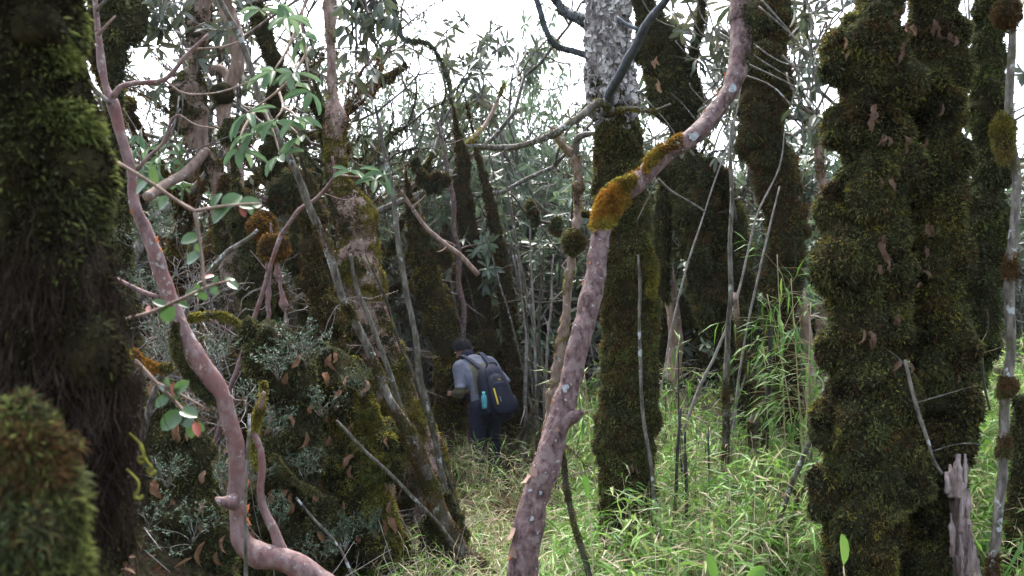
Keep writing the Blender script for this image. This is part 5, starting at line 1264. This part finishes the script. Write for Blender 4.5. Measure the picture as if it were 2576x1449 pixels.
def ellipsoid(geo, c, ax, r, seg=18, e=1., taper=0.):
    """(super)ellipsoid with axes ax (3 unit vectors) and radii r"""
    th = np.linspace(0, math.pi, seg); ph = np.arange(seg * 2) / (seg * 2) * 2 * math.pi
    pw = lambda v: np.sign(v) * np.abs(v) ** e
    x = pw(np.sin(th))[:, None] * pw(np.cos(ph))[None]; y = pw(np.sin(th))[:, None] * pw(np.sin(ph))[None]; z = pw(np.cos(th))[:, None] + 0 * ph[None]
    k = 1 - taper * (z * .5 + .5)
    V = (c + (x * r[0] * k)[..., None] * ax[0] + (y * r[1] * k)[..., None] * ax[1] + (z * r[2])[..., None] * ax[2]).reshape(-1, 3)
    s_ = seg * 2; i = np.arange(seg - 1)[:, None] * s_; j = np.arange(s_)[None]; q = (j + 1) % s_
    geo.add(V, np.stack([i + j, i + s_ + j, i + s_ + q, i + q], -1).reshape(-1, 4))

def fuse(name, geo, voxel, mats, parent, smooth=2, matfn=None):
    """one continuous surface out of overlapping limbs"""
    tmp = link('tmp', geo.mesh('tmp', []))
    md = tmp.modifiers.new('r', 'REMESH'); md.mode = 'VOXEL'; md.voxel_size = voxel
    if smooth:
        ms = tmp.modifiers.new('s', 'SMOOTH'); ms.iterations = smooth; ms.factor = .5
    dg = bpy.context.evaluated_depsgraph_get()
    me = bpy.data.meshes.new_from_object(tmp.evaluated_get(dg)); me.name = name
    bpy.data.objects.remove(tmp)
    me.transform(Matrix.Translation(-Vector(parent.location)))
    me.materials.clear()
    for m_ in mats: me.materials.append(m_)
    n = len(me.polygons)
    me.polygons.foreach_set('use_smooth', np.ones(n, bool))
    if matfn:
        c = np.empty(n * 3, np.float32); me.polygons.foreach_get('center', c); c = c.reshape(-1, 3) + np.array(parent.location)
        me.polygons.foreach_set('material_index', matfn(c).astype(np.int32))
    me.update()
    return link(name, me, parent)

person = thing('person', 'person in grey-blue and olive jacket and navy trousers, stooping over a camera, seen from behind', 'person', HO)
SK = plain('skin', (.30, .16, .10), .5, .35, .12, 30.)
# joints: forward, left, up
pel, wai, che, uch, nck = hp(0, 0, .90), hp(.055, .01, 1.05), hp(.16, .03, 1.19), hp(.265, .04, 1.315), hp(.335, .06, 1.385)
hc = hp(.44, .085, 1.475)
hf = norm(fwd * .80 + lft * .42 - zz * .50); hs = norm(np.cross(hf, zz)); hu = np.cross(hs, hf); hs = np.cross(hf, hu)
LS, LE, LW = hp(.25, .21, 1.285), hp(.13, .255, 1.02), hp(.36, .22, .985)
RS, RE, RW = hp(.245, -.165, 1.33), hp(.13, -.30, 1.09), hp(.42, .03, 1.0)
LH, LK, LA = hp(0, .088, .86), hp(.035, .10, .47), hp(-.02, .105, .08)
RH_, RK, RA = hp(0, -.088, .86), hp(.05, -.10, .47), hp(.0, -.115, .08)
B_ = Geo()
etube(B_, [hp(-.01, 0, .82), pel, wai, che, uch, nck], [.13, .15, .13, .15, .15, .05], [.09, .105, .095, .11, .09, .05], lft)
etube(B_, [nck - (hc - nck) * .3, nck, (nck + hc) / 2, hc], [.06, .058, .054, .05], [.06, .056, .053, .05], lft, 14)
for s_, e_, w_ in ((LS, LE, LW), (RS, RE, RW)):
    etube(B_, [uch * .6 + s_ * .4, s_, (s_ + e_) / 2, e_, (e_ * .6 + w_ * .4), w_], [.055, .056, .046, .038, .036, .026], [.055, .056, .046, .038, .036, .024], zz, 14)
for h_, k_, a_ in ((LH, LK, LA), (RH_, RK, RA)):
    etube(B_, [pel * .5 + h_ * .5, h_, (h_ + k_) / 2, k_, (k_ * .6 + a_ * .4), a_, a_ - zz * .05], [.09, .088, .07, .054, .054, .036, .036], [.09, .09, .072, .055, .056, .038, .04], lft, 16)
    etube(B_, [a_ - fwd * .05 - zz * .03, a_ + fwd * .05 - zz * .035, a_ + fwd * .17 - zz * .05], [.038, .042, .035], [.035, .032, .02], lft, 12)
# head: skull, jaw, nose, ears
ellipsoid(B_, hc + hu * .015 - hf * .012, (hs, hf, hu), (.073, .092, .098)); ellipsoid(B_, hc + hf * .03 - hu * .055, (hs, hf, hu), (.054, .062, .062))
ellipsoid(B_, hc + hf * .098 - hu * .02, (hs, hf, hu), (.014, .02, .024), 8); ellipsoid(B_, hc + hf * .088 - hu * .055, (hs, hf, hu), (.024, .012, .010), 8)
for sg in (-1, 1): ellipsoid(B_, hc + hs * sg * .074 - hf * .008 - hu * .012, (hs, norm(hf - hu * .2), hu), (.012, .02, .033), 10)
# hands closed on the camera, five fingers each
camc = hp(.475, .165, 1.0); grip = []
for w_, side in ((LW, 1), (RW, -1)):
    palm = camc + lft * side * .062 - fwd * .012 - zz * .012
    etube(B_, [w_, (w_ * .45 + palm * .55), palm], [.026, .03, .034], [.022, .02, .017], zz, 12)
    for k, ln in enumerate((.032, .036, .034, .028)):
        b0 = palm + zz * (.024 - .016 * k) - lft * side * .004; k1 = b0 + fwd * .034 + lft * side * .004; k2 = k1 + fwd * .02 - lft * side * .02; k3 = k2 - lft * side * ln * .6
        etube(B_, [b0, k1, k2, k3], [.0088, .0084, .0078, .007], [.0088, .0084, .0078, .007], zz, 8)
    t0 = palm + zz * .01; t1 = t0 - fwd * .012 - lft * side * .02; t2 = t1 - lft * side * .026 + zz * .006
    etube(B_, [t0, t1, t2], [.0105, .0095, .008], [.0105, .0095, .008], zz, 8)
fuse('body', B_, .0065, [SK], person, 2)
for sg in (-1, 1):
    g = Geo(); ellipsoid(g, hc + hf * .076 + hs * sg * .03 + hu * .005, (hs, hf, hu), (.012, .012, .009), 10); part('eye', g, plain('eye', (.7, .68, .65), .2, .5), person)
    g = Geo(); ellipsoid(g, hc + hf * .083 + hs * sg * .03 + hu * .024, (hs, hf, hu), (.016, .006, .004), 8); part('eyebrow', g, plain('eyebrow', (.01, .009, .009), .8), person)
# hair: shaped cap plus strands
HM = blade_mat('black_hair', [(.1, (.006, .006, .008)), (.6, (.014, .013, .016)), (1, (.03, .028, .032))], 30., trans=.0, gloss=.5, rough=.4)
g0 = Geo(); ellipsoid(g0, hc + hu * .022 - hf * .018, (hs, hf, hu), (.088, .106, .108), 26)
V_ = g0.verts(); Qs = g0.F[0][0]; dv = norm(V_ - (hc + hu * .01)); keepv = ((dv @ hf < .42 + .5 * (dv @ hu)) & (dv @ hu > -.5 + .75 * np.clip(dv @ hf + .2, 0, 1)))
V_ = V_ + dv * ((fbm(V_ * 28, 4) - .5) * .022)[:, None]
g = Geo(); g.add(V_, Qs[keepv[Qs].all(1)])
Pp, Nn = scatter(V_, g.tris(), 5200); d_ = norm(Nn * .5 + hf * .35 - hu * .35 + rng.normal(size=Nn.shape) * .3)
sd_ = norm(np.cross(d_, rng.normal(size=Nn.shape))) * .0018; ln = rng.uniform(.012, .034, len(Pp))[:, None]
g.add(np.stack([Pp - sd_, Pp + sd_, Pp + d_ * ln], 1).reshape(-1, 3), np.arange(len(Pp) * 3).reshape(-1, 3))
part('hair', g, HM, person)
# clothes
def cloth(name, col, bump=.5):
    m, t = mat(name); tc = nd(t, 'ShaderNodeTexCoord').outputs['Object']
    n = noise_tex(t, 9., 4, .6, tc); n2 = noise_tex(t, 240., 2, .5, tc)
    c_ = mixc(t, .25, ramp(t, n, [(.3, tuple(v * .75 for v in col)), (.7, tuple(min(1, v * 1.2) for v in col))]), ramp(t, n2, [(.3, tuple(v * .8 for v in col)), (.7, tuple(v * 1.15 for v in col))]))
    p = nd(t, 'ShaderNodeBsdfPrincipled'); p.inputs['Roughness'].default_value = .8; p.inputs['Specular IOR Level'].default_value = .2; t.links.new(c_, p.inputs['Base Color'])
    b = nd(t, 'ShaderNodeBump'); b.inputs['Strength'].default_value = bump; b.inputs['Distance'].default_value = .03; t.links.new(n, b.inputs['Height']); t.links.new(b.outputs[0], p.inputs['Normal'])
    o_ = nd(t, 'ShaderNodeOutputMaterial'); t.links.new(p.outputs[0], o_.inputs[0]); return m
JB, JO, NV = cloth('grey_blue_cloth', (.125, .135, .175), .8), cloth('olive_cloth', (.088, .084, .05), .8), cloth('navy_cloth', (.016, .019, .036), .35)
J = Geo()
etube(J, [hp(.0, 0, .80), hp(.01, 0, .87), wai, che, uch, nck - zz * .02], [.165, .175, .165, .185, .175, .085], [.12, .13, .125, .14, .115, .075], lft)
for s_, e_, w_ in ((LS, LE, LW), (RS, RE, RW)):
    etube(J, [uch * .6 + s_ * .4, s_, (s_ + e_) / 2, e_, (e_ * .55 + w_ * .45), w_ * .92 + e_ * .08], [.07, .075, .068, .062, .058, .045], [.07, .074, .066, .06, .055, .042], zz, 18)
# folds at the elbows and the waist
for c_, r_ in ((LE + zz * .05, .066), (LE, .068), (LE * .7 + LW * .3, .062), (RE + zz * .04, .066), (RE * .7 + RW * .3, .062)): ellipsoid(J, c_, (np.array([1., 0, 0]), np.array([0, 1., 0]), zz), (r_, r_, r_ * .55), 10)
def jmat(c):
    q = c - HO; f_ = q @ fwd; l_ = q @ lft; u_ = q[:, 2]
    def seg(a, b):
        ab = b - a; t_ = np.clip(((c - a) @ ab) / (ab @ ab), 0, 1); return np.linalg.norm(c - a - t_[:, None] * ab, axis=1), t_
    d1, t1 = seg(LS, LE); d2, _ = seg(LE, LW); d3, t3 = seg(RS, RE); d4, _ = seg(RE, RW); arm = (np.minimum(np.minimum(d1, d2), np.minimum(d3, d4)) < .085) & (np.abs(l_) > .12)
    olive = (~arm & (np.abs(l_ - .03) < .12) & (u_ > 1.0) & (u_ < 1.33)) | (arm & ((d2 < .08) | (d4 < .08)) & (t1 > .55)) | (arm & (l_ < .2) & (t1 > .35) & (l_ > 0) & (f_ < .22))
    olive |= (u_ < .86) & ~arm
    return olive.astype(int)
fuse('jacket', J, .011, [JB, JO], person, 3, jmat)
g = Geo(); etube(g, [nck - zz * .035 - fwd * .015, nck + zz * .02, nck + zz * .055 + fwd * .02], [.082, .08, .074], [.076, .074, .07], lft); part('collar', g, NV, person)
Tg = Geo()
for h_, k_, a_ in ((LH, LK, LA), (RH_, RK, RA)):
    etube(Tg, [pel * .4 + h_ * .6, h_, (h_ + k_) / 2, k_, (k_ * .5 + a_ * .5), a_ + zz * .01, a_ - zz * .03], [.105, .105, .092, .08, .078, .075, .078], [.115, .12, .098, .082, .08, .078, .084], lft, 18)
    for dz in (.03, .09, -.05): ellipsoid(Tg, k_ + zz * dz - fwd * .01, (np.array([1., 0, 0]), np.array([0, 1., 0]), zz), (.083, .085, .03), 10)
etube(Tg, [hp(0, 0, .78), hp(0, 0, .86), hp(.01, 0, .96)], [.16, .175, .16], [.12, .13, .115], lft)
fuse('trousers', Tg, .011, [NV], person, 2)
for a_ in (LA, RA):
    g = Geo(); etube(g, [a_ - fwd * .075 - zz * .045, a_ - fwd * .03 - zz * .03, a_ + fwd * .06 - zz * .04, a_ + fwd * .16 - zz * .055, a_ + fwd * .2 - zz * .065], [.03, .048, .05, .045, .02], [.035, .05, .042, .03, .014], lft, 14)
    part('shoe', g, plain('dark_shoe', (.03, .026, .024), .6, .3, .3), person)

def subpart(name, geo, mt_, parent, root_):
    return link(name, geo.mesh(name, mt_, True, off=root_.location), parent)
# backpack, carried by the hiker: a thing of its own
pk_ax = norm(fwd * .42 + zz * .9 + lft * .05); pk_n = norm(-fwd + pk_ax * (fwd @ pk_ax)); pk_s = np.cross(pk_ax, pk_n)
pc = hp(-.125, -.03, 1.015)
pack = thing('backpack', 'large navy-black backpack with a yellow zip pull worn by the stooping person', 'backpack', pc - zz * .3)
PK, PK2 = plain('black_nylon', (.010, .012, .024), .75, .22, .35, 25., .15), plain('navy_nylon', (.018, .022, .042), .75, .22, .3, 25., .15)
YL = plain('yellow_webbing', (.55, .42, .03), .6, .3, .15, 60.)
AX = (pk_s, pk_n, pk_ax)
def pkp(s_, n_, a_): return pc + pk_s * s_ * 1.08 + pk_n * (n_ + .01) + pk_ax * a_
g = Geo(); ellipsoid(g, pc, AX, (.198, .125, .325), 24, .66, .22); part('body', g, PK, pack)
g = Geo(); ellipsoid(g, pkp(0, .10, -.06), AX, (.15, .065, .235), 22, .62, .22); fp = part('front_pocket', g, PK, pack)
g = Geo(); ellipsoid(g, pkp(0, .075, .17), AX, (.125, .055, .105), 20, .6, .25); part('top_pocket', g, PK2, pack)
g = Geo(); ellipsoid(g, pkp(0, .125, .045), AX, (.10, .033, .035), 18, .6, .1); part('padded_band', g, PK2, pack)
for sg in (-1, 1):
    g = Geo(); ellipsoid(g, pkp(sg * .155, .01, -.16), AX, (.03, .075, .10), 16, .6, -.15); part('side_pocket', g, PK, pack)
    pth = [pkp(sg * .05, -.05, .24), pkp(sg * .07, -.055, .33), (LS if pk_s @ lft * sg > 0 else RS) * .58 + nck * .42 + zz * .078 - fwd * .03, (LS if pk_s @ lft * sg > 0 else RS) * .6 + nck * .4 + fwd * .06 + zz * .055, (LS if pk_s @ lft * sg > 0 else RS) * .7 + nck * .3 + fwd * .10 - zz * .03, (LS if pk_s @ lft * sg > 0 else RS) * .8 + nck * .2 + fwd * .06 - zz * .22, pkp(sg * .15, -.1, -.2)]
    g = Geo(); etube(g, pth, [.034, .034, .034, .034, .032, .026, .018], [.014, .014, .014, .014, .012, .01, .008], lft, 12); part('shoulder_strap', g, PK2, pack)
    g = Geo(); etube(g, [pkp(sg * .045, .10, .24), pkp(sg * .04, .155, .15), pkp(sg * .06, .168, .0)], [.004, .004, .004], [.004, .004, .004], pk_s, 6); part('piping', g, PK2, pack)
g = Geo(); g.add(*tube(*resample([pkp(-.06, .06, .255), pkp(-.05, .085, .30), pkp(.0, .095, .315), pkp(.05, .085, .30), pkp(.06, .06, .255)], [.011] * 5, .02), 8)); part('handle', g, PK2, pack)
# the yellow zip strip and the small yellow maker's mark
left_s = 1 if pk_s @ lft > 0 else -1
def surf_n(s_, a_):     # outer surface of the front pocket
    z_ = np.clip((a_ + .06) / .235, -1, 1); r_ = (1 - abs(z_) ** (2 / .62)) ** .31; k = 1 - .22 * (z_ * .5 + .5)
    x_ = np.clip(abs(s_) * 1.08 / (.15 * k * max(r_, .05)), 0, .999); return .10 + .065 * k * r_ * (1 - x_ ** (2 / .62)) ** .31
g = Geo(); pth = [pkp(left_s * .085, surf_n(.085, a_) + .004, a_) for a_ in (-.005, -.05, -.1, -.15, -.185)]; etube(g, pth, [.010] * 5, [.004] * 5, pk_s, 8); subpart('zip_strip', g, YL, fp, pack)
g = Geo(); pth = [pkp(left_s * .045, surf_n(.045, a_) + .003, a_) for a_ in (-.1, -.13, -.16)]; etube(g, pth, [.003] * 3, [.003] * 3, pk_s, 6); subpart('zip_pull', g, plain('grey_metal', (.4, .4, .42), .35, .5, metal=.8), fp, pack)
g = Geo()
lx = np.cross(zz, pk_n); lx = lx / np.linalg.norm(lx); lx = lx if lx[0] > 0 else -lx
def stroke(pts2):
    pth = np.array([pkp(0, 0, 0) + lx * (x_ * .001) + pk_ax * (.085 + y_ * .001) + pk_n * (surf_n(abs(x_) * .001, .085) + .012) for x_, y_ in pts2]); P2, R2 = resample(pth, [.0022] * len(pth), .01); g.add(*tube(P2, R2, 5))
stroke([(-13, 12), (-3, 12), (-13, -2), (-3, -2)]); stroke([(13, 12), (5, 12), (5, 6), (12, 5), (12, -1), (4, -2)])
subpart('logo', g, YL, fp, pack)
# water bottle in the side pocket
bc = pkp(left_s * .182, .075, -.10); bax = norm(pk_ax * .5 + zz)
bot = thing('water_bottle', 'small clear blue water bottle in the backpack\'s side pocket', 'bottle', bc - bax * .08)
BM = plain('blue_water_plastic', (.16, .62, .72), .15, .5, .1, 20., trans=.55); CM = plain('aqua_cap', (.15, .6, .58), .4, .4)
prof = [(-.085, .026), (-.08, .031), (-.04, .031), (-.035, .029), (-.03, .031), (.03, .031), (.05, .026), (.066, .015), (.076, .0135)]
g = Geo(); P_ = np.array([bc + bax * a_ for a_, r_ in prof]); g.add(*tube(P_, np.array([r_ for a_, r_ in prof]), 18)); part('body', g, BM, bot)
g = Geo(); g.add(*tube(np.array([bc + bax * .072, bc + bax * .074, bc + bax * .09, bc + bax * .093]), np.array([.0155, .017, .017, .015]), 18)); part('cap', g, CM, bot)
# camera in the hands and its neck strap
cam_t = thing('photo_camera', 'small dark camera held in the stooping person\'s hands', 'camera', camc - zz * .035)
g = Geo(); ellipsoid(g, camc, (lft, fwd, zz), (.06, .026, .038), 16, .35); part('body', g, plain('camera_black', (.02, .02, .022), .4, .5), cam_t)
g = Geo(); P_ = np.array([camc + fwd * a_ for a_ in (.02, .03, .06, .062)]); g.add(*tube(P_, np.array([.028, .03, .028, .022]), 20)); part('lens', g, plain('lens_black', (.03, .03, .035), .2, .6), cam_t)
g = Geo(); ellipsoid(g, camc - fwd * .0245, (lft, fwd, zz), (.035, .003, .024), 12, .4); part('screen', g, plain('camera_screen', (.30, .36, .44), .2, .6), cam_t)
g = Geo(); etube(g, [camc + lft * .055 + zz * .03, LS * .6 + camc * .4 - zz * .02 + lft * .02, LS * .75 + nck * .25 + zz * .075 + fwd * .02, nck - fwd * .085 - zz * .0, RS * .5 + nck * .5 + zz * .07, camc - lft * .055 + zz * .03], [.012] * 6, [.003] * 6, zz, 8); part('strap', g, plain('camera_strap', (.05, .045, .02), .7, .3, .3), cam_t)

DLL = []
for me in DL:
    m2 = me.copy(); m2.materials.clear(); m2.materials.append(M['litter']); DLL.append(m2)
for key, n in (('large mossy stump mound', 34), ('dark mossy stump mound', 18), ('low mossy mound', 16)):
    lab = [k for k in stumps if k.startswith(key)][0]; gg = stumps[lab][3]; V_ = gg.verts(); rel = V_ - CAM; d = rel @ FWD
    qx = 1288 + F * (rel @ RGT) / d; qy = 724.5 - F * (rel @ UPV) / d
    cand = np.where((qy < 1440) & (qy > 880) & (d < np.median(d)))[0]
    for j in range(n):
        i = cand[rng.integers(len(cand))]; dead_leaf(gg, qx[i], qy[i], 'brown fallen leaf lying on the ' + key, 'fallen leaves on the ' + key, .1).data = DLL[rng.integers(5)]

# ------------------------------------------------------------------ thin mist of the cloud forest
if True:
    hz, t = mat('mist')
    pv = nd(t, 'ShaderNodeVolumePrincipled'); pv.inputs['Color'].default_value = (.93, .95, 1, 1); pv.inputs['Density'].default_value = .0003; pv.inputs['Anisotropy'].default_value = .2
    o_ = nd(t, 'ShaderNodeOutputMaterial'); t.links.new(pv.outputs[0], o_.inputs['Volume'])
    x0, y0, x1, y1 = gx[0] - 5, gy[0] - 5, gx[-1] + 5, gy[-1] + 5; zb, zt_ = float(co[:, 2].min()) - 1., 14.
    Vh = np.array([[x0, y0, zb], [x1, y0, zb], [x1, y1, zb], [x0, y1, zb], [x0, y0, zt_], [x1, y0, zt_], [x1, y1, zt_], [x0, y1, zt_]])
    tag(link('haze', Geo().add(Vh, np.array([[0, 3, 2, 1], [4, 5, 6, 7], [0, 1, 5, 4], [1, 2, 6, 5], [2, 3, 7, 6], [3, 0, 4, 7]])).mesh('haze', hz, smooth=False)), kind='stuff')
